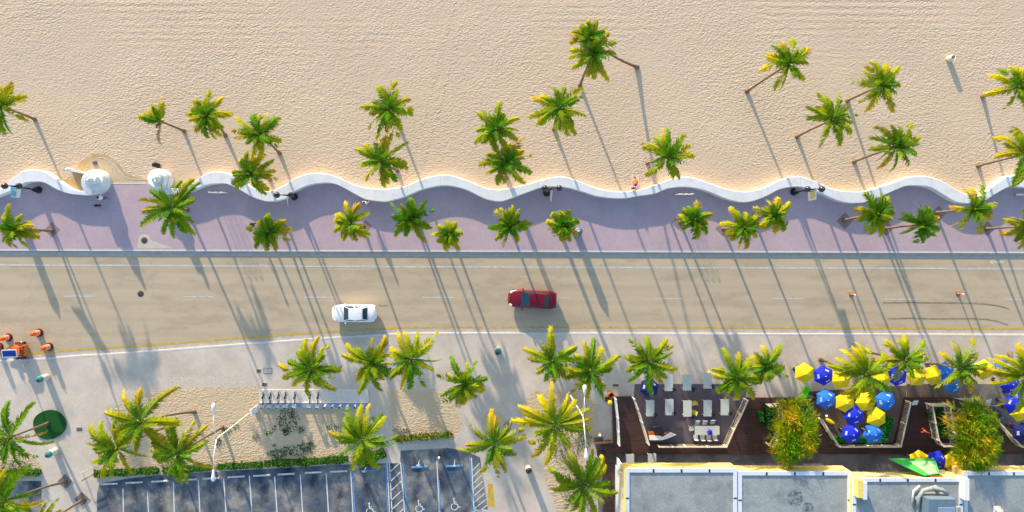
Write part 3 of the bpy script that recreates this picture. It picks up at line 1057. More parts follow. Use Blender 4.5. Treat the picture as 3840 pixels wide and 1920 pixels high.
gB, gP, gS, gL = 'palms on the beach sand', 'palms on the promenade', 'palms along the south pavement', 'palms round the parking lot'
PZB = PZ
palms = [
    # crown x,y, R, z, base x,y, label, group, opts
    (5, 400, 92, 6.0, 130, 447, 'beach palm cut by the left edge, its trunk bending to the right', gB, dict(angs=[65, 48, 30, 20, -28, 100, 130, 180, 220, 260, 285], yel=0.55)),
    (603, 455, 98, 5.2, 690, 491, 'wind-torn beach palm with only a few fronds swept to the left', gB, dict(angs=[(165, 1.0), (150, .95), (174, .95), (128, .7), (118, .8), (95, 1.0), (88, .9)], yel=0.85, dead=[(250, 1.0, 5), (205, .5, -5)])),
    (775, 432, 88, 7.0, 845, 508, 'green beach palm just right of the wind-torn palm', gB, dict(angs=[128, 105, 75, 55, 12, -2, -45, -62, -80, -100, 172, 150, (205, .7), (238, .8)])),
    (972, 505, 98, 6.6, 1048, 575, 'beach palm above the low palm that overhangs the wave wall', gB, dict(angs=[108, 85, 62, 45, 28, -22, -40, -75, -100, 190, 170, 145])),
    (940, 655, 92, 5.8, 1012, 672, 'low beach palm whose fronds overhang the wave wall near the left lamp', gB, dict(angs=[135, 110, 85, 65, 35, 10, -5, -42, -60, 175, 200, 225])),
    (1457, 408, 102, 7.4, 1497, 470, 'beach palm left of centre, upper of two standing close together', gB, dict(angs=[108, 85, 60, 33, 8, -12, -55, -75, -100, -118, 170, 195, 215])),
    (1428, 605, 110, 6.8, 1490, 640, 'beach palm left of centre, lower of two, reaching over the wave wall', gB, dict(angs=[105, 80, 62, 40, 2, -8, -48, -68, -82, 152, 135, 192, 225])),
    (1862, 485, 92, 6.8, 1858, 545, 'beach palm at centre, upper of an overlapping pair', gB, dict(angs=[140, 120, 90, 60, 35, 5, 175, 200, 225, 260, -60, -20])),
    (1893, 608, 95, 6.2, 1898, 668, 'beach palm at centre, lower of an overlapping pair', gB, dict(yel=.6)),
    (2097, 405, 108, 7.0, 2078, 486, 'broad green beach palm right of the overlapping pair', gB, dict(angs=[142, 160, 95, 75, 50, 28, -15, -42, -60, -85, -95, 195, 210, 225], yel=.45)),
    (2222, 205, 105, 8.0, 2175, 322, 'tallest beach palm near the top, trunk curving down to the left', gB, dict(angs=[(125, .9), 160, 190, 215, -80, -60, -100, 70, 50, 30, 10, 95])),
    (2212, 145, 78, 8.4, 2391, 252, 'beach palm tangled with the topmost one, trunk stretching to the right', gB, dict(angs=[85, 110, 135, 165, 150, 60, 40, 180], yel=.5)),
    (2500, 588, 105, 6.4, 2428, 612, 'beach palm with bold yellow top frond above the sitting person', gB, dict(angs=[92, 80, 118, 155, 48, 30, 10, -2, -60, -72, -125, 140], yel=.5)),
    (2958, 240, 98, 8.0, 2800, 343, 'lone beach palm at upper right with long trunk curving from lower left', gB, dict(angs=[150, 105, 75, 45, 15, 172, 185, -55, -125, -105, 30, 128])),
    (3302, 322, 96, 7.6, 3178, 378, 'beach palm at right, topmost of a cluster of three', gB, dict(angs=[115, 135, 95, 70, 45, 25, 172, -20, -75, -130, -115, 5], yel=.7)),
    (3120, 450, 102, 7.2, 2988, 513, 'beach palm at right, leftmost of a cluster of three, orange trunk', gB, dict(angs=[130, 110, 92, 65, 35, 175, 155, -38, -52, -65, -120, 15], yel=.55)),
    (3362, 550, 102, 7.0, 3202, 607, 'beach palm at right, lowest of a cluster of three', gB, dict(angs=[100, 125, 155, 60, 40, 20, -8, -50, -88, -118, 188, 78], yel=.5)),
    (3815, 328, 100, 7.6, 3685, 362, 'beach palm at the right edge, upper of two', gB, dict(angs=[125, 95, 70, 150, 195, -105, -60, 40, 10, -30], yel=.6)),
    (3845, 580, 120, 7.4, 3668, 623, 'beach palm at the right edge, lower of two', gB, dict(angs=[(140, .95), 115, 90, 172, -100, -80, -115, 60, 30, -40, 155], yel=.6)),
    (52, 858, 80, 5.2, 196, 866, 'promenade palm at the left edge with thin trunk running right', gP, dict(zb=PZB, yel=.6)),
    (650, 778, 112, 5.6, 702, 788, 'big dark green promenade palm below the right spiral tower', gP, dict(zb=PZB, yel=.3, nf=14)),
    (1008, 868, 78, 4.0, 1062, 864, 'promenade palm beside a square tree pit below the second lamp', gP, dict(zb=PZB, yel=.45)),
    (1313, 838, 75, 4.2, 1362, 848, 'bright yellow promenade palm below the person in white', gP, dict(zb=PZB, angs=[100, 75, 35, 165, 145, 195, 235, 255, -45, -30, -80], yel=.9)),
    (1543, 820, 88, 4.8, 1568, 830, 'dark green star-shaped promenade palm left of a small yellow one', gP, dict(zb=PZB, yel=.15, nf=13)),
    (1683, 880, 62, 3.6, 1697, 888, 'small yellow-tipped promenade palm near the kerb, left of centre', gP, dict(zb=PZB, yel=.7, nf=10)),
    (1913, 845, 72, 4.2, 1914, 852, 'green promenade palm below the centre wave of the wall', gP, dict(zb=PZB, yel=.4)),
    (2112, 843, 68, 4.0, 2090, 848, 'yellow-green promenade palm beside the short dark pillar', gP, dict(zb=PZB, yel=.65)),
    (2605, 822, 62, 3.6, 2550, 833, 'small dark green promenade palm below the white hoops on the right', gP, dict(zb=PZB, yel=.25, nf=10)),
    (2788, 852, 78, 4.4, 2712, 858, 'promenade palm with pinkish trunk, left of an upright neighbour', gP, dict(zb=PZB, yel=.65)),
    (2902, 805, 65, 4.4, 2826, 820, 'promenade palm right beside the one with pinkish trunk', gP, dict(zb=PZB, yel=.55, nf=11)),
    (3290, 802, 74, 5.0, 3165, 826, 'promenade palm with long tan trunk from a diamond pit, under the poster', gP, dict(zb=PZB, yel=.35)),
    (3458, 842, 78, 5.4, 3318, 857, 'promenade palm lowest of the right-hand group, dark green', gP, dict(zb=PZB, yel=.15, angs=[105, 150, 160, 35, 15, -20, -50, -85, -105, 205, 70])),
    (3650, 785, 84, 5.0, 3508, 797, 'bright promenade palm overlapping the deepest dip of the wall at right', gP, dict(zb=PZB, yel=.7, angs=[105, 65, 15, -5, -25, -50, -75, -125, -135, (178, .9), 90])),
    (3855, 848, 80, 4.8, 3698, 858, 'promenade palm cut by the right edge', gP, dict(zb=PZB, yel=.6)),
    (1165, 1385, 108, 5.6, 1178, 1374, 'pavement palm above the row of docked bicycles', gS, dict(zb=PZ, yel=.55, nf=14)),
    (1398, 1362, 112, 6.0, 1420, 1345, 'pavement palm, left one of a touching pair below the white car', gS, dict(zb=PZ, yel=.5, nf=13)),
    (1542, 1345, 118, 6.6, 1556, 1326, 'tall pavement palm, right one of a touching pair below the white car', gS, dict(zb=PZ, yel=.5, nf=14)),
    (1740, 1437, 95, 5.6, 1746, 1424, 'pavement palm standing alone left of the green bin', gS, dict(zb=PZ, yel=.4, nf=14)),
    (2070, 1352, 108, 5.2, 2066, 1336, 'pavement palm below the red car, left one of a pair', gS, dict(zb=PZ, yel=.5)),
    (2212, 1388, 108, 5.2, 2196, 1372, 'pavement palm below the red car, right one of a pair', gS, dict(zb=PZ, yel=.45, nf=14)),
    (2432, 1355, 114, 5.2, 2408, 1340, 'pavement palm half covering the navy umbrella', gS, dict(zb=PZ, yel=.6, nf=14)),
    (2758, 1415, 104, 5.0, 2742, 1448, 'pavement palm at the corner of the table terrace', gS, dict(zb=PZ, yel=.6, nf=13)),
    (2875, 1372, 86, 4.6, 2846, 1362, 'smaller pavement palm right of the table terrace corner', gS, dict(zb=PZ, yel=.65, nf=11)),
    (3245, 1405, 124, 5.6, 3076, 1348, 'tall palm standing among the yellow and blue umbrellas, orange trunk', gS, dict(zb=PZ, yel=.6, angs=[(125, 1.0), 110, 95, 150, 165, 178, (-110, .9), -80, -60, -35, 20, 45, 70, -130])),
    (3392, 1350, 98, 5.3, 3228, 1316, 'palm above the umbrellas with one upright yellow frond', gS, dict(zb=PZ, yel=.65, angs=[85, 100, 140, 130, 20, 35, -5, -40, -95, -115, 175, 200])),
    (3598, 1380, 104, 5.0, 3474, 1362, 'palm right of the umbrellas with thin spread fronds and a thin trunk', gS, dict(zb=PZ, yel=.4, angs=[140, 105, 85, 60, 25, 10, -10, -45, -60, -75, -130, -150])),
    (3850, 1405, 140, 5.8, 3788, 1324, 'large palm over umbrellas at the right edge of the pavement', gS, dict(zb=PZ, yel=.6, angs=[(138, .95), 120, 175, 185, 195, -100, -120, 90, 60, 20, -30, -60, 155])),
    (38, 1640, 135, 8.2, 178, 1588, 'palm at the left edge rising from the green turf disc', gL, dict(zb=PZ, yel=.2, angs=[(58, 1.05), 100, 120, -22, -60, -80, -100, 150, 180, 210, 240])),
    (20, 1878, 135, 8.6, 246, 1808, 'palm in the lower left corner with a long dark trunk from a square grate', gL, dict(zb=PZ, yel=.4, angs=[88, 65, 105, 15, -10, -30, 130, 160, 200, 240, 280])),
    (135, 1985, 120, 7.4, 314, 1872, 'palm mostly below the frame whose trunk leaves the second square grate', gL, dict(zb=PZ, yel=.7, angs=[75, 55, 32, 95, 120, 150, 10, 180, -40, 220])),
    (528, 1582, 142, 8.2, 730, 1545, 'palm on the yard sand, uppermost of three at left, trunk running right', gL, dict(zb=PZ, yel=.55, angs=[(130, 1.05), (98, .85), (55, 1.2), 160, 170, 12, 5, -38, -60, -95, -130, 195, 215])),
    (438, 1680, 122, 8.0, 624, 1600, 'palm on the yard sand, leftmost of three, over the corner of the hedge', gL, dict(zb=PZ, yel=.5, angs=[172, 150, 130, 95, 70, -18, -62, -100, -120, 195, 215, 35])),
    (668, 1702, 132, 8.2, 834, 1602, 'palm on the yard sand, rightmost of three, over the parking bays', gL, dict(zb=PZ, yel=.4, angs=[112, 98, 60, 48, 165, 150, -80, -60, -95, 20, 185, 205, -30])),
    (1358, 1650, 128, 7.0, 1402, 1572, 'palm at the right end of the yard sand below the empty docks', gL, dict(zb=PZ, yel=.45, angs=[118, 140, 100, 80, 42, 55, -5, -20, 172, 185, 160, -70, -90, -110])),
    (1850, 1668, 122, 6.6, 1846, 1602, 'palm beside the hatched parking bay and the black-topped bin', gL, dict(zb=PZ, yel=.4, angs=[102, 88, 35, 50, 170, 145, -35, -85, -105, -60, 200, 10])),
    (2082, 1592, 140, 7.2, 2060, 1520, 'tall golden palm beside the right-hand double street lamp', gL, dict(zb=PZ, yel=.85, angs=[100, 115, 148, 160, 175, 62, 50, 28, 5, -15, 205, 222, -60, -100, -120])),
    (2188, 1820, 138, 6.0, 2160, 1740, 'dark green palm beside the building, lowest at centre right', gL, dict(zb=PZ, yel=.3, angs=[110, 120, 62, 48, 25, 5, -15, 178, 192, 165, -60, -90, -110, -130, 80])),
]
for i, p in enumerate(palms):
    palm(i, *p[:8], **p[8])


def bush_palm(idx, cx, cy, rx, ry, z, bx, by, label, lean=(0, 0)):
    rng = random.Random(500 + idx)
    base = W(bx, by, PZ)
    ctr = W(cx, cy, z)
    o = thing('clump_palm', label, 'palm tree', base, 0, 'dense clump palms on the deck')
    t = ctr - base
    mb = MB()
    for k in range(5):
        off = Vector((rng.uniform(-.3, .3), rng.uniform(-.3, .3), 0))
        mb.tube([off * 0.6 + Vector((0, 0, 0)), off + Vector((t.x * 0.35, t.y * 0.35, t.z * 0.5)), Vector((t.x, t.y, t.z - 0.5)) + off * 2], [0.11, 0.09, 0.07], 7)
    mb.build('trunk', 'trunk', o)
    mb = MB()
    ax, ay, az = rx / S * (H - z) / H, ry / S * (H - z) / H, 1.5
    lobes = [(rng.uniform(-.5, .5), rng.uniform(-.55, .55), rng.uniform(.45, .7)) for _ in range(7)]
    for i in range(400):
        lx, ly, lr = lobes[i % 7]
        u = rng.uniform(0, 2 * PI)
        v = rng.uniform(-0.1, 1.0)
        rr = math.sqrt(max(0, 1 - v * v)) * rng.uniform(0.7, 1.0)
        nx_, ny_ = lx + lr * rr * math.cos(u), ly + lr * rr * math.sin(u)
        p = t + Vector((ax * nx_, ay * ny_, az * lr * 1.5 * v * rng.uniform(0.75, 1.0) - .25 * (nx_ * nx_ + ny_ * ny_)))
        y = 0.25 + 0.42 * math.sin(nx_ * 4.1 + idx * 2) * math.cos(ny_ * 3.7 + 1) + rng.gauss(0, .14)
        y = min(1, max(0, y))
        c0 = lerp3(GREEN, YEL, y)
        if y > .62 and rng.random() < 0.6:
            c0 = lerp3(c0, ORG, 0.8)
        nrm = Vector((math.cos(u) * rr, math.sin(u) * rr, max(0.1, v))).normalized()
        for j in range(13):
            d = (nrm * rng.uniform(0.4, 1.0) + Vector((rng.gauss(0, .55), rng.gauss(0, .55), rng.gauss(0.05, .4)))).normalized()
            l = rng.uniform(0.4, 0.95)
            sd = d.cross(Vector((rng.gauss(0, .3), rng.gauss(0, .3), 1))).normalized() * 0.036
            q = p + Vector((rng.gauss(0, .04), rng.gauss(0, .04), rng.gauss(0, .04)))
            m = q + d * l * 0.5
            en = q + d * l - Vector((0, 0, l * 0.3))
            mb.col = tuple(x * rng.uniform(.8, 1.2) for x in lerp3(c0, YEL, rng.uniform(0, 0.22)))
            mb.add([q, m - sd, en, m + sd], [(0, 1, 2, 3)])
    mb.col = DKGREEN
    mb.lathe([(max(.02, .66 * math.cos(q_)), .6 * az * math.sin(q_)) for q_ in [i_ * PI / 14 for i_ in range(-1, 8)]], (0, 0, 0), 16)
    k_ = len(mb.v) - 16 * 9
    for i_ in range(k_, len(mb.v)):
        x_, y_, z_ = mb.v[i_]
        mb.v[i_] = (t.x + x_ * ax, t.y + y_ * ay, t.z + z_)
    for i in range(10):
        a = i * 2 * PI / 10 + rng.uniform(-.2, .2)
        mb_c = lerp3(GREEN, YEL, rng.uniform(0.1, .7))
        frond(mb, t + Vector((0, 0, 0.2)), a, rng.uniform(0.2, 0.7), (ax + ay) / 2 * 0.9, 1.1, 0.5, mb_c, lerp3(mb_c, YEL, .5), rng, 14)
    mb.build('crown', 'leaf', o, color=True)
    return o


bush_palm(0, 2978, 1628, 80, 124, 3.6, 2950, 1600, 'dense spiky clump palm with orange fringe on the deck, left of the umbrellas terrace')
bush_palm(1, 3668, 1628, 110, 120, 3.8, 3530, 1640, 'dense spiky clump palm with orange fringe beside the tall white planter at right')


# ------------------------------------------------------------------ shrubs, hedges, ground cover
def leaf_cloud(mb, area_fn, n, h, rng, cols, size=0.12):
    for _ in range(n):
        p, hh = area_fn(rng)
        z = hh * math.sqrt(rng.random())
        a, e = rng.uniform(0, 2 * PI), rng.uniform(-0.3, 1.2)
        d = Vector((math.cos(a) * math.cos(e), math.sin(a) * math.cos(e), math.sin(e)))
        sd = d.cross(Vector((0, 0, 1)))
        sd = (sd.normalized() if sd.length > 0.1 else Vector((1, 0, 0)))
        l = size * rng.uniform(0.7, 1.5)
        q = Vector((p[0], p[1], z))
        c0, c1 = cols
        mb.col = lerp3(c0, c1, rng.random() ** 1.5)
        mb.add([q, q + d * l * .5 - sd * l * .3, q + d * l, q + d * l * .5 + sd * l * .3], [(0, 1, 2, 3)])


HG = ((0.016, 0.11, 0.02), (0.14, 0.24, 0.02))


def hedge(pts, w, h, label, seed, zb=PZ, group=None, cols=HG, dens=420, name='hedge'):
    rng = random.Random(seed)
    ps = PX(pts, zb + h)
    o = thing(name, label, 'hedge' if name == 'hedge' else 'shrub', (ps[0].x, ps[0].y, zb), 0, group)
    ps = [p - o.location for p in ps]
    segs = [(ps[i], ps[i + 1], (ps[i + 1] - ps[i]).length) for i in range(len(ps) - 1)]
    tot = sum(s[2] for s in segs)

    def fn(r):
        d = r.uniform(0, tot)
        for a, b, l in segs:
            if d <= l:
                break
            d -= l
        p = a.lerp(b, min(1, d / l))
        nrm = (b - a).normalized()
        nrm = Vector((-nrm.y, nrm.x, 0))
        u = r.uniform(-1, 1)
        wob = 1 + 0.2 * math.sin(p.x * 2.3 + seed) + 0.12 * math.sin(p.x * 5.1)
        q = p + nrm * u * w / 2 * wob
        return q, h * (1 - 0.55 * abs(u) ** 2.5) * (0.85 + 0.3 * r.random())
    mb = MB()
    leaf_cloud(mb, fn, int(tot * w * dens), h, rng, cols, 0.16)
    mb.col = lerp3(cols[0], cols[1], 0.12)
    for a, b, l in segs:
        d = (b - a).normalized()
        nn = Vector((-d.y, d.x, 0)) * (w * 0.40)
        k = max(1, int(l / 0.35))
        rings = []
        for j in range(k + 1):
            p = a.lerp(b, j / k)
            hh = h * (0.72 + 0.12 * math.sin(p.x * 3 + seed) + rng.uniform(-.06, .06))
            q = nn * rng.uniform(.88, 1.1)
            rings.append([(p.x - q.x, p.y - q.y, 0), (p.x - q.x * .95, p.y - q.y * .95, hh * .6), (p.x - q.x * .5, p.y - q.y * .5, hh), (p.x + q.x * .5, p.y + q.y * .5, hh), (p.x + q.x * .95, p.y + q.y * .95, hh * .6), (p.x + q.x, p.y + q.y, 0)])
        loft(mb, rings)
    mb.build('foliage', 'shrub', o, color=True)
    for a, b, l in segs:
        k = max(1, int(l / 1.2))
        for j in range(k):
            p = a.lerp(b, (j + 0.5) / k)
            mb = MB(); mb.tube([(p.x, p.y, -0.02), (p.x + 0.05, p.y, h * 0.7)], [0.03, 0.015], 5); mb.build('stem', 'trunk', o)
    return o


gH = 'low hedges along the parking lot'
hedge([(348, 1780), (470, 1774), (588, 1768)], 0.6, 0.5, 'low green hedge at the left end of the parking bays', 1, group=gH)
hedge([(606, 1768), (700, 1762), (786, 1757)], 0.55, 0.5, 'low green hedge between the left palms and the white double lamp', 2, group=gH)
hedge([(812, 1754), (960, 1747), (980, 1746)], 0.55, 0.5, 'low green hedge just right of the left double lamp', 3, group=gH)
hedge([(990, 1743), (1150, 1735), (1300, 1725)], 0.68, 0.5, 'brightest low hedge above the middle parking bays', 4, group=gH)
hedge([(1330, 1728), (1390, 1722), (1440, 1700)], 1.0, 0.6, 'dark green hedge below the palm right of the yard sand', 5, group=gH)
hedge([(1482, 1650), (1560, 1644), (1690, 1632)], 0.5, 0.5, 'low hedge with yellow tops above the disabled bays', 6, group=gH, cols=((0.03, 0.12, 0.02), (0.4, 0.32, 0.03)))
hedge([(-60, 1782), (60, 1778), (140, 1776)], 0.6, 0.6, 'low hedge above the small lot at the left edge', 7, group=gH)


def weeds(pts, seed, cols):
    rng = random.Random(seed)
    mb = MB()
    for (x, y, rx, ry, n) in pts:
        c = W(x, y, PZ)
        for _ in range(n):
            a, r = rng.uniform(0, 2 * PI), math.sqrt(rng.random())
            p = Vector((c.x + rx / S * r * math.cos(a), c.y + ry / S * r * math.sin(a), PZ))
            e, az = rng.uniform(0.1, 1.2), rng.uniform(0, 2 * PI)
            d = Vector((math.cos(az) * math.cos(e), math.sin(az) * math.cos(e), math.sin(e)))
            sd = d.cross(Vector((0, 0, 1))).normalized()
            l = rng.uniform(0.08, 0.22)
            mb.col = lerp3(cols[0], cols[1], rng.random())
            mb.add([p, p + d * l * .5 - sd * l * .28, p + d * l, p + d * l * .5 + sd * l * .28], [(0, 1, 2, 3)])
    return mb.build('ground_cover', 'shrub', kind='stuff', color=True)


WC = ((0.02, 0.085, 0.03), (0.07, 0.15, 0.05))
weeds([(1080, 1575, 40, 50, 320), (1075, 1612, 14, 22, 90), (1130, 1612, 16, 14, 60), (1092, 1545, 12, 18, 40), (1110, 1688, 60, 20, 260), (1040, 1700, 40, 16, 150), (1150, 1672, 30, 16, 120), (1005, 1622, 16, 8, 30), (1030, 1605, 8, 14, 24), (1028, 1668, 6, 6, 14),
       (1255, 1605, 32, 16, 60), (960, 1640, 14, 10, 20), (885, 1600, 14, 10, 20), (1505, 1615, 30, 12, 60), (1590, 1630, 50, 8, 70), (1680, 1628, 20, 12, 50),
       (2125, 1690, 50, 70, 320), (2190, 1650, 30, 40, 160), (2150, 1830, 50, 60, 240), (1905, 1600, 14, 20, 60), (1880, 1640, 20, 14, 50),
       (60, 1745, 60, 22, 160), (430, 1772, 40, 10, 90), (820, 1655, 16, 24, 60), (640, 1740, 50, 12, 80), (850, 1615, 20, 10, 40)], 9, WC)

# ------------------------------------------------------------------ promenade lamps, banners, hoops
gLamp = 'black twin globe lamps on the promenade'


def twin_lamp(bx, by, hx1, hx2, hy, label):
    z = 4.6
    b = W(bx, by, PZ)
    o = thing('promenade_lamp', label, 'lamp post', b, 0, gLamp)
    h1, h2 = W(hx1, hy, z) - b, W(hx2, hy, z) - b
    mid = (h1 + h2) / 2
    mb = MB()
    mb.lathe([(0.36, -0.02), (0.36, 0.12), (0.27, 0.2), (0.24, 0.75), (0.14, 0.95), (0.1, 1.1)], n=14)
    mb.build('base', 'black', o)
    mb = MB()
    mb.tube([(0, 0, 0.9), (mid.x * 0.5, mid.y * 0.5, z * 0.55), (mid.x, mid.y, mid.z + 0.1)], [0.085, 0.07, 0.055], 10)
    mb.build('pole', 'black', o)
    mb = MB()
    mb.tube([h1 + Vector((0, 0, 0.05)), mid + Vector((0, 0, 0.12)), h2 + Vector((0, 0, 0.05))], [0.035, 0.05, 0.035], 8)
    mb.build('crossarm', 'black', o)
    for hh in (h1, h2):
        mb = MB()
        mb.ball(hh - Vector((0, 0, 0.12)), 0.30, 16)
        g = mb.build('globe', 'globe', o)
        mb = MB()
        mb.lathe([(0.14, 0.1), (0.16, 0.2), (0.05, 0.26), (0.02, 0.34)], hh, 10)
        mb.build('finial', 'black', g)
    return o


twin_lamp(146, 712, 14, 68, 697, 'black twin globe lamp at the far left of the promenade')
twin_lamp(1104, 738, 1037, 1090, 731, 'black twin globe lamp on the wall bend beside the thin banner')
twin_lamp(2050, 724, 2043, 2098, 705, 'black twin globe lamp over the centre crest of the wall')
twin_lamp(2976, 720, 3031, 3084, 709, 'black twin globe lamp beside the yellow poster')


def banner(pts, z0, z1, label, mf, pic, rot_edge=False):
    """a flat banner on brackets: four corners in the photograph, tilted so its face is seen from above"""
    c = W(sum(p[0] for p in pts) / 4, sum(p[1] for p in pts) / 4, (z0 + z1) / 2)
    o = thing('banner', label, 'banner', c, 0, 'banners hung from the promenade lamps')
    zz = [z1, z1, z0, z0]
    q = [W(p[0], p[1], zz[i]) - c for i, p in enumerate(pts)]
    nrm = (q[1] - q[0]).cross(q[3] - q[0]).normalized()
    if nrm.z < 0:
        nrm = -nrm
    mb = MB()
    mb.add([v for v in q] + [v - nrm * 0.03 for v in q], [(0, 1, 2, 3), (7, 6, 5, 4), (0, 4, 5, 1), (1, 5, 6, 2), (2, 6, 7, 3), (3, 7, 4, 0)])
    mb.build('cloth', mf, o)
    if pic:
        mm = (q[0] + q[1] + q[2] + q[3]) / 4
        mb = MB()
        x0, x1, y0, y1 = pic[1]
        def at(u, v):
            return (q[0].lerp(q[1], u)).lerp(q[3].lerp(q[2], u), v) + nrm * 0.006
        mb.add([at(x0, y0), at(x1, y0), at(x1, y1), at(x0, y1)], [(0, 1, 2, 3)])
        mb.build('print', pic[0], o)
    mb = MB()
    mb.tube([q[0] + Vector((0, 0, 0.03)), q[1] + Vector((0, 0, 0.03))], 0.03, 6)
    mb.build('bracket', 'black', o)


banner([(40, 698), (79, 705), (74, 742), (40, 740)], 2.6, 3.9, 'blue and white banner hung from the far left lamp', 'whitecloth', ('skyposter', (0.02, 0.6, 0.02, 0.98)))
banner([(1074, 740), (1078, 740), (1081, 774), (1080, 774)], 2.6, 3.9, 'thin edge-on white banner under the lamp on the wall bend', 'whitecloth', None)
banner([(2065, 714), (2073, 712), (2069, 755), (2064, 755)], 2.6, 3.9, 'narrow cream banner under the lamp at the centre crest', 'cream', None)
banner([(3030, 720), (3062, 714), (3062, 748), (3032, 754)], 2.6, 3.9, 'white poster banner with yellow print under the right lamp', 'whitecloth', ('yelposter', (0.18, 0.82, 0.06, 0.8)))


def hoops(x, y, label):
    b = W(x, y, PZ)
    o = thing('hoop_rack', label, 'hoop rack', b, 0, 'racks of three tall white hoops')
    for k in range(3):
        c = (k - 1) * 0.58
        mb = MB()
        pts = [(c - 0.17, 0, 0)] + [(c - 0.17 * math.cos(t), 0, 1.75 + 0.17 * math.sin(t)) for t in [i * PI / 8 for i in range(9)]] + [(c + 0.17, 0, 0)]
        mb.tube(pts, 0.03, 8)
        mb.build('hoop', 'wpaint', o)
    mb = MB(); mb.box((0, 0, 0.02), (1.7, 0.12, 0.04)); mb.build('base_rail', 'promenade', o)


hoops(826 + 10, 726, 'three tall white hoops in a row near the left spiral tower')
hoops(2568 - 14, 732, 'three tall white hoops in a row below the palm right of centre')

# short dark pillars, half under palms
def pillar(x, y, label):
    o = thing('pillar', label, 'pillar', W(x, y, PZ), 0, 'short dark pillars')
    mb = MB(); mb.lathe([(0.45, -0.02), (0.45, 0.1), (0.38, 0.15), (0.38, 1.4), (0.42, 1.45), (0.42, 1.6)], n=18); mb.build('shaft', 'globe', o)
    mb = MB(); mb.lathe([(0.40, 1.6), (0.3, 1.72), (0.15, 1.8), (0.02, 1.82)], n=18); mb.build('cap', 'hvac', o)
    mb = MB(); mb.lathe([(0.12, 1.8), (0.11, 1.9), (0.01, 1.93)], n=10); mb.build('knob', 'stonebin', o)


pillar(2160, 868, 'short dark pillar with pale knob beside a yellow-green promenade palm')
pillar(98, 872, 'short dark pillar with pale knob under the promenade palm at the left edge')

# pale bench at the right edge, bins
o = thing('bench', 'pale backless bench on the promenade at the right edge', 'bench', W(3832, 731, PZ))
mb = MB(); mb.box((0, 0, 0.45), (1.9, 0.18, 0.07)); mb.build('seat', 'cream', o)
for s_ in (-0.7, 0.7):
    mb = MB(); mb.box((s_, 0, 0.2), (0.1, 0.16, 0.43)); mb.build('leg', 'gutter', o)


def bin_(x, y, h, r, label, body, lid, z=PZ, cat='bin', dome=False):
    o = thing('litter_bin', label, cat, W(x, y, z))
    mb = MB(); mb.lathe([(r * 0.9, -0.02), (r, 0.1), (r, h * 0.8), (r * 0.94, h * 0.82)], n=18); mb.build('body', body, o)
    mb = MB(); mb.lathe([(r * 1.04, h * 0.8), (r * 1.04, h * 0.88), (r * 0.8, h * 0.98), (r * 0.3, h), (0.01, h)], n=18); mb.build('lid', lid, o)
    mb = MB(); mb.box((-r * 0.2, -r * 0.35, h * 1.0), (r * 0.75, r * 0.6, 0.03), 0.5); mb.build('opening', 'rubber', o)


bin_(178, 1413, 1.35, 0.34, 'round pale concrete bin with teal lid below the orange barrels', 'stonebin', 'teal')
bin_(210, 1690, 1.35, 0.34, 'round pale concrete bin with teal lid below the green turf disc', 'stonebin', 'teal')
bin_(1866, 1312, 1.35, 0.34, 'round pale concrete bin with teal lid below the road at centre', 'stonebin', 'teal')
bin_(1980, 1752, 1.2, 0.30, 'round pale bin with black dome lid on the path beside the parking lot', 'stonebin', 'globe')
bin_(594, 621, 0.95, 0.25, 'round black bin on the sand above the right spiral tower', 'black', 'black', 0.0)

o = thing('beach_barrel', 'pale open barrel standing alone on the sand at upper right', 'barrel', W(3556, 222, 0), 0)
mb = MB()
mb.lathe([(0.26, -0.02), (0.3, 0.25), (0.3, 0.5), (0.26, 0.72), (0.22, 0.72), (0.22, 0.3), (0.02, 0.28)], n=18); mb.build('drum', 'cream', o)
for z_ in (0.2, 0.52):
    mb = MB(); torus(mb, (0, 0, z_), 0.3, 0.018, (0, 0, 1), 20, 6); mb.build('hoop', 'wpaint', o)
mb = MB(); torus(mb, (0, 0, 0.72), 0.24, 0.03, (0, 0, 1), 20, 6); mb.build('rim', 'wpaint', o)

# turf disc round the left palm
o = thing('turf_disc', 'round dark green turf bed in the pavement at left', 'turf bed', W(187, 1592, PZ))
rng = random.Random(5)
pl = [(1.62 * math.cos(t) * (1 + .03 * math.sin(3 * t + 1)), 1.45 * math.sin(t) * (1 + .04 * math.sin(2 * t))) for t in [i * 2 * PI / 28 for i in range(28)]]
mb = MB(); mb.prism(pl, -0.01, 0.10); mb.build('turf', 'turf', o)
mb = MB()
for i in range(28):
    a, b = pl[i], pl[(i + 1) % 28]
    mb.bar((a[0] * 1.02, a[1] * 1.02, 0.05), (b[0] * 1.02, b[1] * 1.02, 0.05), 0.06, 0.12)
mb.build('edging', 'turf', o)

# tree grates
for (x, y, lab) in ((245, 1806, 'square tree grate turned on its corner, left of the other grate'), (308, 1872, 'square tree grate turned on its corner by the parking lot')):
    o = thing('tree_grate', lab, 'tree grate', W(x, y, Z1), PI / 4)
    mb = MB()
    for k in range(12):
        d = -0.52 + 1.04 * k / 11
        mb.box((d, 0, 0.012), (0.05, 1.1, 0.024))
    mb.build('bars', 'grate', o)
    mb = MB()
    for s_ in (-1, 1):
        mb.box((s_ * 0.59, 0, 0.015), (0.08, 1.26, 0.03)); mb.box((0, s_ * 0.59, 0.015), (1.1, 0.08, 0.03))
    mb.build('frame', 'gutter', o)

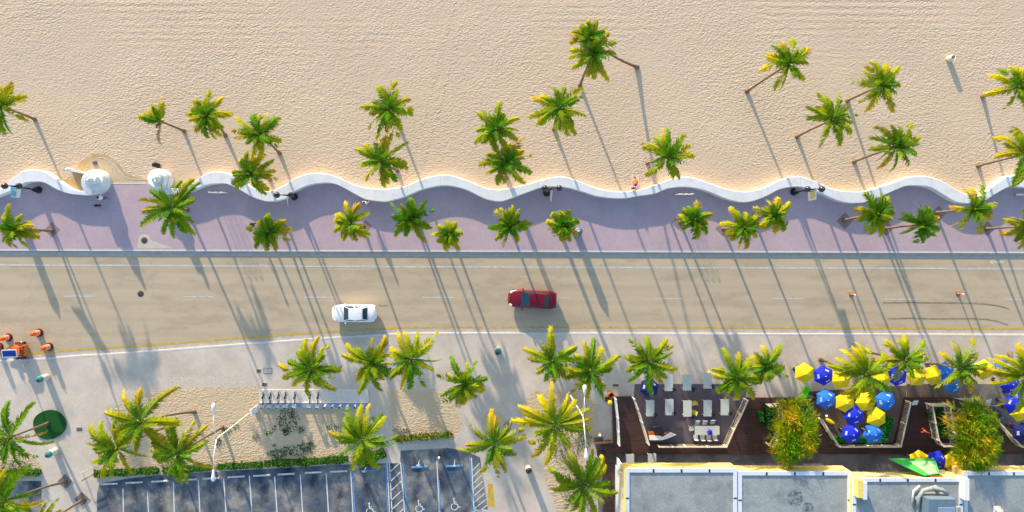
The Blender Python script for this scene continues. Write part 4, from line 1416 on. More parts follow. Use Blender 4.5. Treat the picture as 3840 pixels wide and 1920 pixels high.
# leaning black handrail near the lot, with a pale twin
for (p, q, lab, mt) in (((305, 1804), (345, 1782), 'short black handrail slanting by the left end of the parking hedge', 'black'), ((292, 1780), (336, 1758), 'short grey handrail above the black one at the left', 'gutter')):
    a, b = W(*p, 0.9), W(*q, 0.9)
    o = thing('handrail', lab, 'handrail', ((a.x + b.x) / 2, (a.y + b.y) / 2, PZ))
    a2, b2 = a - o.location, b - o.location
    mb = MB(); mb.tube([a2, b2], 0.035, 8); mb.build('rail', mt, o)
    for e in (a2, b2):
        mb = MB(); mb.tube([(e.x, e.y, -0.02), e], 0.03, 8); mb.build('post', mt, o)

# ------------------------------------------------------------------ double street lamps by the lots
def street_lamp(bx, by, tx, ty, label, ay):
    z = 9.0
    b = W(bx, by, PZ)
    o = thing('street_lamp', label, 'street lamp', b, 0, 'white double-arm street lamps')
    t = W(tx, ty, z) - b
    mb = MB(); mb.tube([(0, 0, -0.02), t * 0.5, t], [0.09, 0.07, 0.05], 10); mb.build('pole', 'cream', o)
    mb = MB(); mb.lathe([(0.2, -0.02), (0.2, 0.25), (0.14, 0.3)], n=12); mb.build('base', 'lampwhite', o)
    for i, (hx, hy) in enumerate(ay):
        e = W(hx, hy, z + 0.5) - b
        mb = MB(); mb.tube([t + Vector((0, 0, -0.05)), t.lerp(e, 0.5) + Vector((0, 0, 0.25)), e], [0.045, 0.038, 0.035], 8)
        arm = mb.build('arm', 'lampwhite', o)
        d = (e - t); d.z = 0; d.normalize()
        s_ = Vector((-d.y, d.x, 0))
        mb = MB()
        ring = []
        for (u, w, hh) in ((-0.15, 0.06, 0.08), (0.25, 0.12, 0.13), (0.55, 0.19, 0.15), (0.75, 0.18, 0.12), (0.86, 0.08, 0.06)):
            c = e + d * u
            ring.append([c - s_ * w + Vector((0, 0, -0.04)), c - s_ * w * 0.7 + Vector((0, 0, hh)), c + s_ * w * 0.7 + Vector((0, 0, hh)), c + s_ * w + Vector((0, 0, -0.04))])
        vs = [v for r in ring for v in r]
        fs = [(0, 1, 2, 3), (19, 18, 17, 16)]
        for k in range(4):
            for j in range(4):
                fs.append((k * 4 + j, k * 4 + 4 + j, k * 4 + 4 + (j + 1) % 4, k * 4 + (j + 1) % 4))
        mb.add(vs, fs, 0, True)
        mb.build('lamp_head', 'lampwhite', arm)


street_lamp(957, 1534, 811, 1646, 'white double-arm street lamp over the left parking bays', ((801, 1548), (800, 1768)))
street_lamp(2135, 1476, 2187, 1563, 'white double-arm street lamp beside the golden palm', ((2192, 1480), (2197, 1688)))

# ------------------------------------------------------------------ parking lot markings and wheel stops
ZL = Z1 + 0.004
mb = MB()
for (x0, y0, x1) in ((461, 1832, 463), (553, 1843, 557), (650, 1808, 654), (743.6, 1798, 750), (838.6, 1792, 848), (935, 1784, 945), (1030, 1787, 1039), (1126, 1779, 1135), (1223, 1775, 1232), (1315, 1767, 1324), (1452, 1735, 1461), (1460, 1735, 1470), (1502, 1735, 1518), (1638, 1728, 1648), (1768, 1717, 1778)):
    mb.strip([W(x0, y0, ZL), W(x1, 1928, ZL)], 0.11, ZL)
for k in range(8):
    yy = 1772 + k * 35
    mb.strip([W(1459 + (yy - 1735) * 0.05, yy, ZL), W(1502 + (yy - 1772) * 0.07, yy - 40, ZL)], 0.10, ZL)
for k in range(8):
    yy = 1765 + k * 24
    mb.strip([W(1772 + k * 1.0, yy, ZL), W(1798 + k * 4, yy - 28 - k * 1.5, ZL)], 0.09, ZL)
mb.strip([W(1776, 1913, ZL), W(1830, 1913, ZL)], 0.10, ZL)
mb.build('bay_marking', 'line', kind='structure')
mb = MB()
for (x0, y0, x1) in ((1322, 1767, 1331), (1446, 1735, 1455), (1511, 1737, 1527), (1645, 1800, 1654), (1762, 1717, 1772)):
    mb.strip([W(x0, y0, ZL), W(x1, 1928, ZL)], 0.13, ZL + 0.001)
mb.build('bay_marking', 'bline', kind='structure')


def wheelchair(x, y, s):
    mb = MB()
    c = W(x, y, ZL)
    z = ZL + 0.002
    def P(u, v):
        return (c.x + u * s, c.y + v * s)
    mb.sheet([P(-0.12 + 0.11 * math.cos(t), 0.95 + 0.13 * math.sin(t)) for t in [i * 2 * PI / 10 for i in range(10)]], z)
    mb.strip([P(-0.12, 0.8), P(-0.08, 0.35), P(0.28, 0.3), P(0.45, -0.1), P(0.65, -0.02)], 0.13 * s, z)
    mb.strip([P(-0.08, 0.58), P(0.2, 0.55)], 0.1 * s, z)
    mb.strip([P(-0.05 + 0.4 * math.cos(t), 0.0 + 0.4 * math.sin(t)) for t in [math.radians(125 + i * 20) for i in range(12)]], 0.1 * s, z)
    mb.build('wheelchair_marking', 'line', kind='structure')


wheelchair(1388, 1918, 0.85)
wheelchair(1573, 1908, 0.85)
wheelchair(1706, 1900, 0.85)
mb = MB()
mb.sheet([(p.x, p.y) for p in PX([(1829, 1815), (1848, 1815), (1856, 1900), (1830, 1900)], ZL)], Z1 + 0.001)
mb.build('yellow_marking', 'yline', kind='structure')

stop0 = None
WS = [(409, 1814, 0), (503, 1809, 0), (600, 1804, 0), (706, 1798, 0), (792, 1793, 0), (886, 1787, 0), (982, 1782, 0), (1073, 1777, 0), (1175, 1771, 0), (1270, 1767, 0), (1386, 1764, 1), (1573, 1751, 1), (1704, 1747, 1)]
ords = ['leftmost', 'second', 'third', 'fourth', 'fifth', 'sixth', 'seventh', 'eighth', 'ninth', 'tenth']
blue_lab = ['blue wheel stop left of the striped walkway', 'blue wheel stop just right of the striped walkway', 'blue wheel stop of the rightmost disabled bay']
sw = {}
for i, (x, y, b) in enumerate(WS):
    lab = blue_lab[i - 10] if b else ('leftmost white wheel stop under the parking hedge' if i == 0 else '%s white wheel stop from the left under the parking hedge' % ords[i])
    if b not in sw:
        o = thing('wheel_stop', lab, 'wheel stop', W(x, y, Z1), 0.05, 'wheel stops in the parking bays')
        mb = MB()
        mb.box((0, 0, 0.05), (1.75, 0.16, 0.1), taper=0.96); mb.build('bar', 'bline' if b else 'line', o)
        for s_ in (-0.6, 0.6):
            mb = MB(); mb.lathe([(0.03, 0.1), (0.03, 0.115), (0.01, 0.12)], (s_, 0, 0), 8); mb.build('bolt', 'grate', o)
        sw[b] = (o, children(o))
    else:
        dup(sw[b][0], lab, W(x, y, Z1), 0.05, sw[b][1])

# small posts in the bays: signs with pale tops
for (x, y, tx, ty, lab) in ((1574, 1722, 1570, 1728, 'small sign post at the head of the middle disabled bay'), (1706, 1724, 1702, 1728, 'small sign post at the head of the rightmost disabled bay'), (1376, 1746, 1374, 1748, 'small sign post in the hedge at the head of the left disabled bay')):
    o = thing('sign_post', lab, 'sign', W(x, y, PZ), 0, 'disabled bay sign posts')
    mb = MB(); mb.tube([(0, 0, -0.02), (0, 0, 1.7)], 0.03, 6); mb.build('post', 'pole', o)
    mb = MB(); mb.box((0, -0.05, 1.65), (0.32, 0.03, 0.46)); mb.build('plate', 'bline', o)
    mb = MB(); mb.box((0, -0.069, 1.65), (0.2, 0.008, 0.3)); mb.build('symbol', 'line', o)
o = thing('bollard', 'small bollard with white ball top between two disabled bays', 'bollard', W(1648, 1706, PZ))
mb = MB(); mb.lathe([(0.13, -0.02), (0.12, 0.75), (0.08, 0.8)], n=12); mb.build('post', 'black', o)
mb = MB(); mb.ball((0, 0, 0.88), 0.13, 12); mb.build('ball_top', 'wpaint', o)

# ------------------------------------------------------------------ bicycle dock
pad = PX([(973, 1461), (1380, 1461), (1385, 1514), (1384, 1530), (973, 1530)], 0.2)
mb = MB(); mb.prism([(p.x, p.y) for p in pad], 0.0, 0.21); mb.build('concrete_pad', 'kerb', kind='structure')
o = thing('dock_rail', 'long pale rail of the bicycle dock on the concrete pad', 'rail', W(1178, 1519, 0.21))
mb = MB(); mb.box((0, 0, 0.06), (11.1, 0.42, 0.12)); mb.build('base_plate', 'hvac2', o)
mb = MB(); mb.box((0, 0.28, 0.03), (11.1, 0.08, 0.06)); mb.build('front_strip', 'wpaint', o)
bikes_x = [994.5, 1021, 1051, 1077, 1112, 1168, 1198]
dock_x = [989, 1016, 1045, 1076, 1104, 1162, 1192, 1222, 1250, 1278, 1306, 1334, 1362]
dk = None
names = ['first', 'second', 'third', 'fourth', 'fifth', 'sixth', 'seventh', 'eighth', 'ninth', 'tenth', 'eleventh', 'twelfth', 'thirteenth']
for i, x in enumerate(dock_x):
    lab = '%s docking post from the left %s' % (names[i], 'behind a bicycle' if i < 7 else 'with no bicycle')
    if dk is None:
        o = thing('docking_post', lab, 'docking post', W(x, 1521, 0.33), 0, 'docking posts of the bicycle dock')
        mb = MB(); mb.box((0, 0, 0.35), (0.16, 0.26, 0.72), taper=0.85); mb.build('post', 'wpaint', o)
        mb = MB(); mb.box((0, -0.03, 0.725), (0.17, 0.17, 0.05), 0.3); mb.build('reader', 'navy', o)
        dk = (o, children(o))
    else:
        dup(dk[0], lab, W(x, 1521, 0.33), 0, dk[1])


bk = None
for i, x in enumerate(bikes_x):
    lab = '%s dark bicycle from the left in the dock' % names[i]
    loc = W(x, 1492, 0.21)
    if bk is None:
        o = thing('bicycle', lab, 'bicycle', loc, 0, 'bicycles parked in the dock')
        for yy in (-0.5, 0.5):
            mb = MB(); torus(mb, (0, yy, 0.32), 0.29, 0.018, (1, 0, 0)); 
            for k in range(8):
                a = k * PI / 8
                mb.tube([(0, yy + 0.28 * math.cos(a), 0.32 + 0.28 * math.sin(a)), (0, yy - 0.28 * math.cos(a), 0.32 - 0.28 * math.sin(a))], 0.004, 4)
            mb.build('wheel', 'grate', o)
        mb = MB()
        for a, b in (((0, -0.5, .32), (0, -0.42, 0.95)), ((0, -0.44, .8), (0, 0.05, 0.3)), ((0, 0.05, .3), (0, 0.2, 0.85)), ((0, .05, .3), (0, .5, .32)), ((0, .17, .75), (0, .5, .32)), ((0, -.43, .85), (0, .18, .78))):
            mb.tube([a, b], 0.03, 6)
        mb.box((0, 0.5, 0.66), (0.09, 0.5, 0.02))
        mb.build('frame', 'navy', o)
        mb = MB(); mb.box((0, 0.22, 0.9), (0.17, 0.27, 0.07), taper=0.7); mb.build('saddle', 'rubber', o)
        mb = MB(); mb.tube([(-0.3, -0.3, 1.02), (-0.2, -0.42, 1.0), (0.2, -0.42, 1.0), (0.3, -0.3, 1.02)], 0.02, 6); mb.build('handlebar', 'black', o)
        mb = MB(); mb.box((0, -0.62, 0.85), (0.34, 0.25, 0.24), taper=1.15); mb.build('basket', 'pole', o)
        bk = (o, children(o))
    else:
        dup(bk[0], lab, loc, 0, bk[1])
o = thing('info_panel', 'white framed panel at the left end of the bicycle dock', 'panel', W(966, 1530, PZ), 0.15)
mb = MB(); mb.box((0, 0, 0.95), (0.12, 0.6, 1.9)); mb.build('frame', 'wpaint', o)
mb = MB(); mb.box((-0.065, 0, 1.2), (0.012, 0.48, 1.1)); mb.build('screen', 'hvac2', o)
o = thing('sunlit_patch', 'pale flat box standing for a sunlit patch at the right end of the dock', 'board', W(1357, 1552, Z1), 0)  # patch of sunlight on the ground, built as a pale flat box
mb = MB(); mb.box((0, 0, 0.03), (0.75, 1.1, 0.03)); mb.build('sheet', 'ltwood_sunpatch', o)
mb = MB(); mb.box((0, -0.56, 0.03), (0.75, 0.05, 0.05)); mb.build('sunlit_edge', 'cream', o)

# ------------------------------------------------------------------ roadworks: barrels, trailer, posts
bar = None
for (x, y, lab) in ((147, 1247, 'orange barrel standing uppermost beside the trailer'), (185, 1300, 'orange barrel rightmost beside the trailer'), (32, 1265, 'orange barrel left of the trailer near the frame edge'), (-2, 1300, 'orange barrel cut by the left edge')):
    if bar is None:
        o = thing('traffic_barrel', lab, 'traffic barrel', W(x, y, 0.004), 0, 'orange traffic barrels round the trailer')
        mb = MB(); mb.lathe([(0.42, 0), (0.42, 0.07), (0.3, 0.1)], n=18); mb.build('base', 'rubber', o)
        mb = MB(); mb.lathe([(0.29, 0.08), (0.29, 0.5), (0.26, 0.52), (0.25, 0.8), (0.22, 0.82), (0.21, 1.12), (0.12, 1.15)], n=18); mb.build('drum', 'orange', o)
        for (z0, z1, r) in ((0.28, 0.44, 0.295), (0.58, 0.72, 0.262)):
            mb = MB(); mb.lathe([(r - 0.002, z0), (r, z0), (r, z1), (r - 0.002, z1)], n=18); mb.build('reflective_band', 'reflect', o)
        mb = MB(); mb.tube([(-0.09, 0, 1.13), (-0.07, 0, 1.24), (0.07, 0, 1.24), (0.09, 0, 1.13)], 0.022, 6); mb.build('handle', 'orange', o)
        bar = (o, children(o))
    else:
        dup(bar[0], lab, W(x, y, 0.004), 0, bar[1])

o = thing('arrow_board_trailer', 'orange roadworks trailer carrying a tilted blue solar panel', 'trailer', W(88, 1311, 0.004), math.radians(2))
mb = MB()
for s_ in (-0.52, 0.52):
    mb.bar((-0.75, s_, 0.5), (0.8, s_, 0.5), 0.09, 0.12)
for u in (-0.7, 0.0, 0.75):
    mb.bar((u, -0.56, 0.5), (u, 0.56, 0.5), 0.09, 0.12)
mb.bar((-0.75, 0.5, 0.5), (-1.8, 0, 0.5), 0.08); mb.bar((-0.75, -0.5, 0.5), (-1.8, 0, 0.5), 0.08)
mb.build('chassis', 'rustorange', o)
mb = MB(); mb.box((0.0, 0.1, 0.85), (0.85, 0.7, 0.6), taper=0.9); mb.build('battery_box', 'orange', o)
mb = MB(); mb.box((0.62, 0.0, 0.75), (0.34, 1.1, 0.45)); mb.build('winch_box', 'rustorange', o)
mb = MB()
for yy in (-0.45, -0.15, 0.15, 0.45):
    mb.tube([(0.45, yy, 0.98), (0.8, yy, 1.0)], 0.05, 6)
mb.tube([(0.62, -0.6, 1.0), (0.62, 0.6, 1.0)], 0.06, 8)
mb.build('winch_gear', 'brown', o)
for s_ in (-1, 1):
    mb = MB(); mb.lathe([(0.2, -0.1), (0.33, -0.09), (0.33, 0.09), (0.2, 0.1)], (0.1, s_ * 0.75, 0.335), 18, q=Matrix.Rotation(PI / 2, 3, 'X')); w_ = mb.build('wheel', 'rubber', o)
    mb = MB(); mb.lathe([(0.18, -0.11), (0.18, 0.11), (0.05, 0.12)], (0.1, s_ * 0.75, 0.335), 14, q=Matrix.Rotation(PI / 2, 3, 'X')); mb.build('rim', 'rim', w_)
    mb = MB(); mb.box((0.1, s_ * 0.75, 0.72), (0.85, 0.26, 0.04)); mb.build('mudguard', 'brown', o)
mb = MB(); mb.tube([(-0.3, -0.1, 0.5), (-0.3, -0.1, 2.2)], 0.06, 8); mb.build('mast', 'rustorange', o)
c = W(35, 1326, 2.25) - Vector(o.location)
qm = Matrix.Rotation(0.18, 3, 'X')
mb = MB(); mb.box(c, (1.5, 0.78, 0.05), rot=qm); f_ = mb.build('panel_frame', 'wpaint', o)
mb = MB(); mb.box(c + qm @ Vector((0, 0, 0.029)), (1.32, 0.6, 0.012), rot=qm); mb.build('solar_panel', 'panel', f_)
mb = MB(); mb.bar((-0.3, -0.1, 2.15), (c.x, c.y, 2.2), 0.07); mb.build('support_arm', 'rustorange', o)

for (x, y, lab) in ((3191, 1104, 'slim orange delineator post in the road, left of the skid marks'), (3592, 1101, 'slim orange delineator post in the road between the skid marks and lane arrow')):
    o = thing('delineator_post', lab, 'traffic post', W(x, y, 0.004), 0, 'orange delineator posts in the road')
    mb = MB(); mb.box((0, 0, 0.03), (0.36, 0.36, 0.06), taper=0.9); mb.build('base', 'rubber', o)
    mb = MB(); mb.lathe([(0.17, 0.05), (0.13, 0.12), (0.07, 0.2), (0.055, 0.9), (0.03, 0.98)], n=12); mb.build('post', 'orange', o)
    mb = MB(); mb.lathe([(0.058, 0.65), (0.064, 0.66), (0.064, 0.86), (0.058, 0.87)], n=12); mb.build('reflective_band', 'wpaint', o)


# ------------------------------------------------------------------ cars
def car(x, y, rz, label, paint, Lc, Wc, wind, roofx, rear, sunroof=False):
    """local +x is the rear; the nose points to -x"""
    o = thing('car', label, 'car', W(x, y, 0.004), rz, 'cars driving on the road')
    h = Lc / 2
    w = Wc / 2
    st = [(-h, .40, .50, .60), (-h + .05, .62, .38, .66), (-h + .17, .78, .30, .71), (-h + .36, .90, .26, .76), (-h + .7, .98, .22, .82), (wind[0], 1.0, .22, .93), (-0.1, 1.0, .22, .95), (rear[1], 1.0, .22, .97), (h - .45, .97, .24, .97), (h - .2, .88, .3, .93), (h - .07, .76, .36, .87), (h, .55, .5, .78)]
    secs = []
    for (px, k, zl, zs) in st:
        a = w * k
        secs.append([(px, -a * .92, zl), (px, -a, zl + .12), (px, -a, zs - .16), (px, -a * .95, zs - .06), (px, -a * .80, zs), (px, 0, zs + .035), (px, a * .80, zs), (px, a * .95, zs - .06), (px, a, zs - .16), (px, a, zl + .12), (px, a * .92, zl)])
    mb = MB()
    loft(mb, secs)
    mb.build('body', paint, o)
    # cabin
    z0, z1 = .90, 1.43
    wb, wt = w * .86, w * .68
    A = [(wind[0], wb * .94, z0), (wind[0] - .06, 0, z0 + .02), (wind[1], wt * .97, z1 - .03), (roofx[1], wt, z1 - .02), (rear[0], wt * .94, z1 - .05), (rear[1], wb * .9, z0 + .06)]
    def ring(z, k):
        pass
    mb = MB()
    vs = []
    b0 = [(wind[0], wb), (-0.1, wb * 1.02), (rear[1], wb * .92)]
    tops = [(wind[1], wt * .96), (0.5 * (wind[1] + rear[0]), wt * 1.03), (rear[0], wt * .92)]
    bot = [(px, -a, z0) for px, a in b0] + [(px, a, z0) for px, a in b0[::-1]]
    top = [(px, -a, z1 - (0.03 if i != 1 else 0)) for i, (px, a) in enumerate(tops)] + [(px, a, z1 - (0.03 if i != 1 else 0)) for i, (px, a) in enumerate(tops[::-1])]
    n = 6
    mb.add(bot + top, [[i, (i + 1) % n, n + (i + 1) % n, n + i] for i in range(n)])
    mb.build('cabin', paint, o)
    mb = MB()
    r2 = []
    for i, (px, py, pz) in enumerate(top):
        r2.append((px, py, pz + 0.004))
    cen = [(px, 0, z1 + .05 - (.03 if i != 1 else 0)) for i, (px, a) in enumerate(tops)]
    mb.add(r2 + cen, [(0, 1, 7, 6), (1, 2, 8, 7), (6, 7, 4, 5), (7, 8, 3, 4)], 0, True)
    mb.build('roof', paint, o)

    def pane(q, name, mat='glass', inset=.08):
        q = [Vector(p) for p in q]
        c = sum(q, Vector()) / 4
        nrm = (q[1] - q[0]).cross(q[3] - q[0]).normalized()
        if nrm.dot(c - Vector((0, 0, .7))) < 0:
            nrm = -nrm
        q = [p + (c - p) * inset + nrm * .006 for p in q]
        mb = MB()
        mb.add(q + [p - nrm * .004 for p in q], [(0, 1, 2, 3), (7, 6, 5, 4), (0, 4, 5, 1), (1, 5, 6, 2), (2, 6, 7, 3), (3, 7, 4, 0)])
        return mb.build(name, mat, o)
    pane([bot[0], bot[5], top[5], top[0]], 'windscreen', inset=.07)
    pane([bot[2], bot[3], top[3], top[2]], 'rear_window', inset=.08)
    for s_ in (0, 1):
        for (i, j) in ((0, 1), (1, 2)):
            if s_ == 0:
                pane([bot[i], bot[j], top[j], top[i]], 'side_window', inset=.12)
            else:
                pane([bot[5 - i], bot[5 - j], top[5 - j], top[5 - i]], 'side_window', inset=.12)
    for s_ in (-1, 1):
        mb = MB(); mb.box((-h + .30, s_ * w * .70, .70), (.34, .22, .14), s_ * .62, taper=.8); mb.build('headlight', 'light', o)
        mb = MB(); mb.box((h - .10, s_ * w * .66, .80), (.13, .32, .14), -s_ * .45, taper=.9); mb.build('taillight', 'tail', o)
        mb = MB(); mb.box((wind[0] + .22, s_ * (w + .09), .98), (.14, .2, .14), s_ * .2, taper=.8); mb.build('mirror', paint, o)
        for px in (-h + .85, h - .95):
            mb = MB(); mb.lathe([(.2, -.11), (.30, -.11), (.325, -.07), (.325, .07), (.30, .11), (.2, .11)], (px, s_ * (w - .13), .325), 20, q=Matrix.Rotation(PI / 2, 3, 'X')); wl = mb.build('wheel', 'rubber', o)
            mb = MB(); mb.lathe([(.21, -.115), (.21, .115), (.06, .12)], (px, s_ * (w - .13), .325), 14, q=Matrix.Rotation(PI / 2, 3, 'X')); mb.build('rim', 'rim', wl)
    if sunroof:
        mb = MB(); mb.box((0.32, 0, 1.462), (.5, .6, .012)); mb.build('sunroof', 'glass', o)
    return o


car(1333, 1172, 0.0, 'white sedan driving left on the road', 'carwhite', 4.55, 1.76, (-1.05, -.42), (0, 0), (.95, 1.48))
car(1994, 1120, math.radians(-2.6), 'dark red sedan driving left on the centre dashes', 'carred', 4.9, 1.82, (-1.22, -.32), (0, 0), (1.15, 1.78))


# ------------------------------------------------------------------ terrace, decks
ZD = 0.40
DK = [[(2262, 1664), (4400, 1664), (4400, 1703), (2262, 1703)],
      [(2262, 1703), (2308, 1703), (2304, 2000), (2262, 2000)],
      [(2296, 1488), (2374, 1488), (2427, 1664), (2300, 1664)],
      [(2794, 1492), (3070, 1492), (3070, 1570), (3130, 1664), (2714, 1664)],
      [(3396, 1490), (3560, 1490), (3690, 1520), (3800, 1664), (3356, 1664)]]
mb = MB()
for k, pl in enumerate(DK):
    mb.prism([(p.x, p.y) for p in PX(pl, ZD)], 0.0, ZD + 0.0005 * k)
mb.build('deck', 'deck', kind='structure')
ground_patch('patio', [(2380, 1440), (2800, 1440), (2796, 1492), (2714, 1666), (2427, 1666), (2376, 1490)], Z1 + 0.004, 'patio')
ground_patch('patio', [(3000, 1470), (3400, 1445), (3398, 1490), (3357, 1666), (3130, 1666), (3068, 1570), (3068, 1492)], Z1 + 0.004, 'patiobrown')
ground_patch('patio', [(3640, 1440), (4100, 1440), (4100, 1666), (3800, 1666), (3690, 1520)], Z1 + 0.004, 'strip')
ground_patch('patio', [(3400, 1440), (3640, 1440), (3690, 1492), (3400, 1490)], Z1 + 0.008, 'patiobrown')
ground_patch('patio', [(2308, 1700), (4400, 1700), (4400, 1790), (2308, 1790)], Z1 + 0.004, 'strip')
ground_patch('patio', [(2225, 1640), (2262, 1640), (2262, 2000), (2245, 2000), (2240, 1700)], Z1 + 0.004, 'strip')


def fence(pts, label, z=PZ, h=1.05, group='white railings round the terraces', closed=False, mat='cream', step=1.3):
    w = [W(x, y, z) for x, y in pts]
    o = thing('railing', label, 'railing', (w[0].x, w[0].y, z), 0, group)
    w = [p - Vector(o.location) for p in w]
    if closed:
        w.append(w[0])
    mt, mb2, mbal = MB(), MB(), MB()
    posts = []
    for i in range(len(w) - 1):
        a, b = w[i], w[i + 1]
        l = (b - a).length
        if l < .05:
            continue
        mt.bar(a + Vector((0, 0, h)), b + Vector((0, 0, h)), .13, .05)
        mb2.bar(a + Vector((0, 0, .14)), b + Vector((0, 0, .14)), .10, .05)
        k = max(1, int(l / step))
        for j in range(k):
            posts.append(a.lerp(b, j / k))
        m = max(2, int(l / .16))
        for j in range(1, m):
            p = a.lerp(b, j / m)
            mbal.box((p.x, p.y, (h + .14) / 2), (.03, .03, h - .18))
    if not closed:
        posts.append(w[-1])
    mt.build('top_rail', mat, o)
    mb2.build('bottom_rail', mat, o)
    mbal.build('balusters', mat, o)
    for p in posts:
        mb = MB(); mb.box((p.x, p.y, (h + .06) / 2), (.11, .11, h + .1)); mb.build('post', mat, o)
    return o


fence([(2303, 1490), (2311, 1560), (2316, 1660)], 'white railing at the left edge of the deck beside the street lamp', ZD, 0.95, mat='wpaint')
fence([(2370, 1488), (2384, 1525), (2400, 1575), (2424, 1656)], 'white railing along the left side of the table terrace', ZD)
fence([(2788, 1493), (2765, 1545), (2738, 1600), (2710, 1664)], 'white railing along the right side of the table terrace', PZ)
fence([(2462, 1664), (2560, 1664), (2640, 1664), (2705, 1664)], 'white railing along the bottom of the table terrace', PZ)
fence([(2872, 1515), (2915, 1512), (2920, 1600), (2882, 1665), (2872, 1660)], 'white railing round the planter left of the first clump palm', ZD)
fence([(3064, 1565), (3095, 1615), (3128, 1664)], 'slanting white railing between the first clump palm and the blue umbrellas', PZ)
fence([(3132, 1664), (3240, 1664), (3350, 1664)], 'white railing along the bottom of the umbrella terrace', PZ)
fence([(3354, 1660), (3372, 1580), (3390, 1500)], 'white railing along the right side of the umbrella terrace', PZ)
fence([(3470, 1512), (3535, 1512), (3562, 1662), (3512, 1662), (3494, 1640)], 'white railing frame of the tall planter beside the second clump palm', ZD, closed=True)
fence([(3700, 1555), (3800, 1664), (3960, 1664)], 'white railing at the right edge below the second clump palm', PZ)

gSh = 'shrubs in the terrace planters'
hedge([(3515, 1532), (3528, 1590), (3538, 1636)], 1.2, 0.8, 'dark green shrub filling the tall white planter', 21, ZD, gSh, ((0.008, 0.06, 0.015), (0.03, 0.13, 0.03)), 480, 'shrub')
hedge([(2890, 1530), (2893, 1600)], 0.9, 0.8, 'dark shrub in the planter left of the first clump palm', 22, ZD, gSh, ((0.008, 0.06, 0.015), (0.05, 0.16, 0.03)), 480, 'shrub')
hedge([(2858, 1545), (2862, 1580)], 0.45, 0.7, 'small bright green shrub outside the left planter', 23, ZD, gSh, ((0.02, 0.14, 0.02), (0.08, 0.28, 0.03)), 480, 'shrub')
hedge([(3128, 1652), (3180, 1653), (3310, 1653)], 0.6, 0.6, 'bright green shrub row along the bottom of the umbrella terrace', 24, PZ, gSh, ((0.015, 0.2, 0.02), (0.06, 0.4, 0.03)), 480, 'shrub')
hedge([(3318, 1655), (3330, 1610), (3345, 1572)], 0.7, 0.7, 'bright green shrub row along the right side of the umbrella terrace', 25, PZ, gSh, ((0.01, 0.12, 0.02), (0.05, 0.35, 0.03)), 480, 'shrub')
hedge([(3815, 1652), (3860, 1650)], 0.6, 0.6, 'green shrub at the right edge of the terrace', 26, PZ, gSh, ((0.015, 0.2, 0.02), (0.06, 0.4, 0.03)), 480, 'shrub')

# tables
T1 = [(2424, 1412), (2500, 1430), (2568, 1428), (2644, 1421), (2431, 1524), (2502, 1520), (2569, 1525), (2644, 1524), (2708, 1520), (2268 + 88, 1724), (2230 + 208, 1722)]
TL = ['table half under the navy umbrella', 'upper-row table right of the navy umbrella', 'upper-row table, third from left', 'upper-row table, rightmost and highest',
      'lower-row table, leftmost, below the navy umbrella', 'lower-row table, second from left', 'lower-row table in the middle with yellow chairs on its right', 'lower-row table, fourth from left', 'lower-row table, rightmost, nearest the white railing',
      'table against the building, left one of two', 'table against the building, right one of two']
tb = None
for (x, y), lab in zip(T1, TL):
    lab = 'grey-white long ' + lab
    if tb is None:
        o = thing('table', lab, 'table', W(x, y, Z1 + .004), 0, 'long grey-white terrace tables')
        mb = MB(); mb.box((0, 0, .74), (.84, 1.62, .045)); mb.build('tabletop', 'table', o)
        for sx in (-.34, .34):
            for sy in (-.7, .7):
                mb = MB(); mb.tube([(sx, sy, 0), (sx, sy, .72)], .03, 6); mb.build('leg', 'pole', o)
        tb = (o, children(o))
    else:
        dup(tb[0], lab, W(x, y, Z1 + .004), 0, tb[1])


def mk_chair(loc, rz, label, mat, group):
    o = thing('chair', label, 'chair', loc, rz, group)
    mb = MB(); mb.box((0, 0, .45), (.44, .44, .05)); mb.build('seat', mat, o)
    mb = MB()
    mb.tube([(-.2 * math.cos(t) * 1.05, .2 + .06 * math.sin(t), .80) for t in [i * PI / 6 for i in range(7)]], .03, 6)
    mb.box((0, .22, .66), (.4, .03, .26))
    mb.build('backrest', mat, o)
    for sx in (-.19, .19):
        for sy in (-.19, .19):
            mb = MB(); mb.tube([(sx, sy, 0), (sx, sy, .44)], .02, 5); mb.build('leg', mat, o)
    return (o, children(o))


def put_chairs(specs, mat, group):
    first = None
    for (x, y, rz, lab) in specs:
        loc = W(x, y, Z1 + .004)
        if first is None:
            first = mk_chair(loc, rz, lab, mat, group)
        else:
            dup(first[0], lab, loc, rz, first[1])


put_chairs([(2521, 1456, .4, 'dark chair at the foot of the upper-row table right of the navy umbrella'), (2592, 1456, -.5, 'dark chair at the foot of the third upper-row table'), (2663, 1446, .3, 'dark chair at the foot of the highest upper-row table'),
            (2451, 1552, .6, 'dark chair at the foot of the leftmost lower-row table'), (2523, 1546, 0.9, 'dark chair at the foot of the second lower-row table'), (2590, 1558, -.3, 'dark chair at the foot of the middle lower-row table'), (2667, 1549, .5, 'dark chair at the foot of the fourth lower-row table'), (2730, 1546, .9, 'dark chair at the foot of the rightmost lower-row table')], 'chair', 'dark chairs by the terrace tables')
put_chairs([(2597, 1508, -PI / 2 + .3, 'upper yellow chair right of the middle lower-row table'), (2596, 1542, -PI / 2 - .3, 'lower yellow chair right of the middle lower-row table')], 'ychair', 'yellow chairs by the terrace tables')
o = thing('table', 'wide grey-white dining table with chairs around it near the bottom railing', 'table', W(2642, 1606, Z1 + .004))
mb = MB(); mb.box((0, 0, .74), (2.5, .88, .045)); mb.build('tabletop', 'table', o)
for sx in (-1.1, 1.1):
    for sy in (-.36, .36):
        mb = MB(); mb.tube([(sx, sy, 0), (sx, sy, .72)], .035, 6); mb.build('leg', 'pole', o)
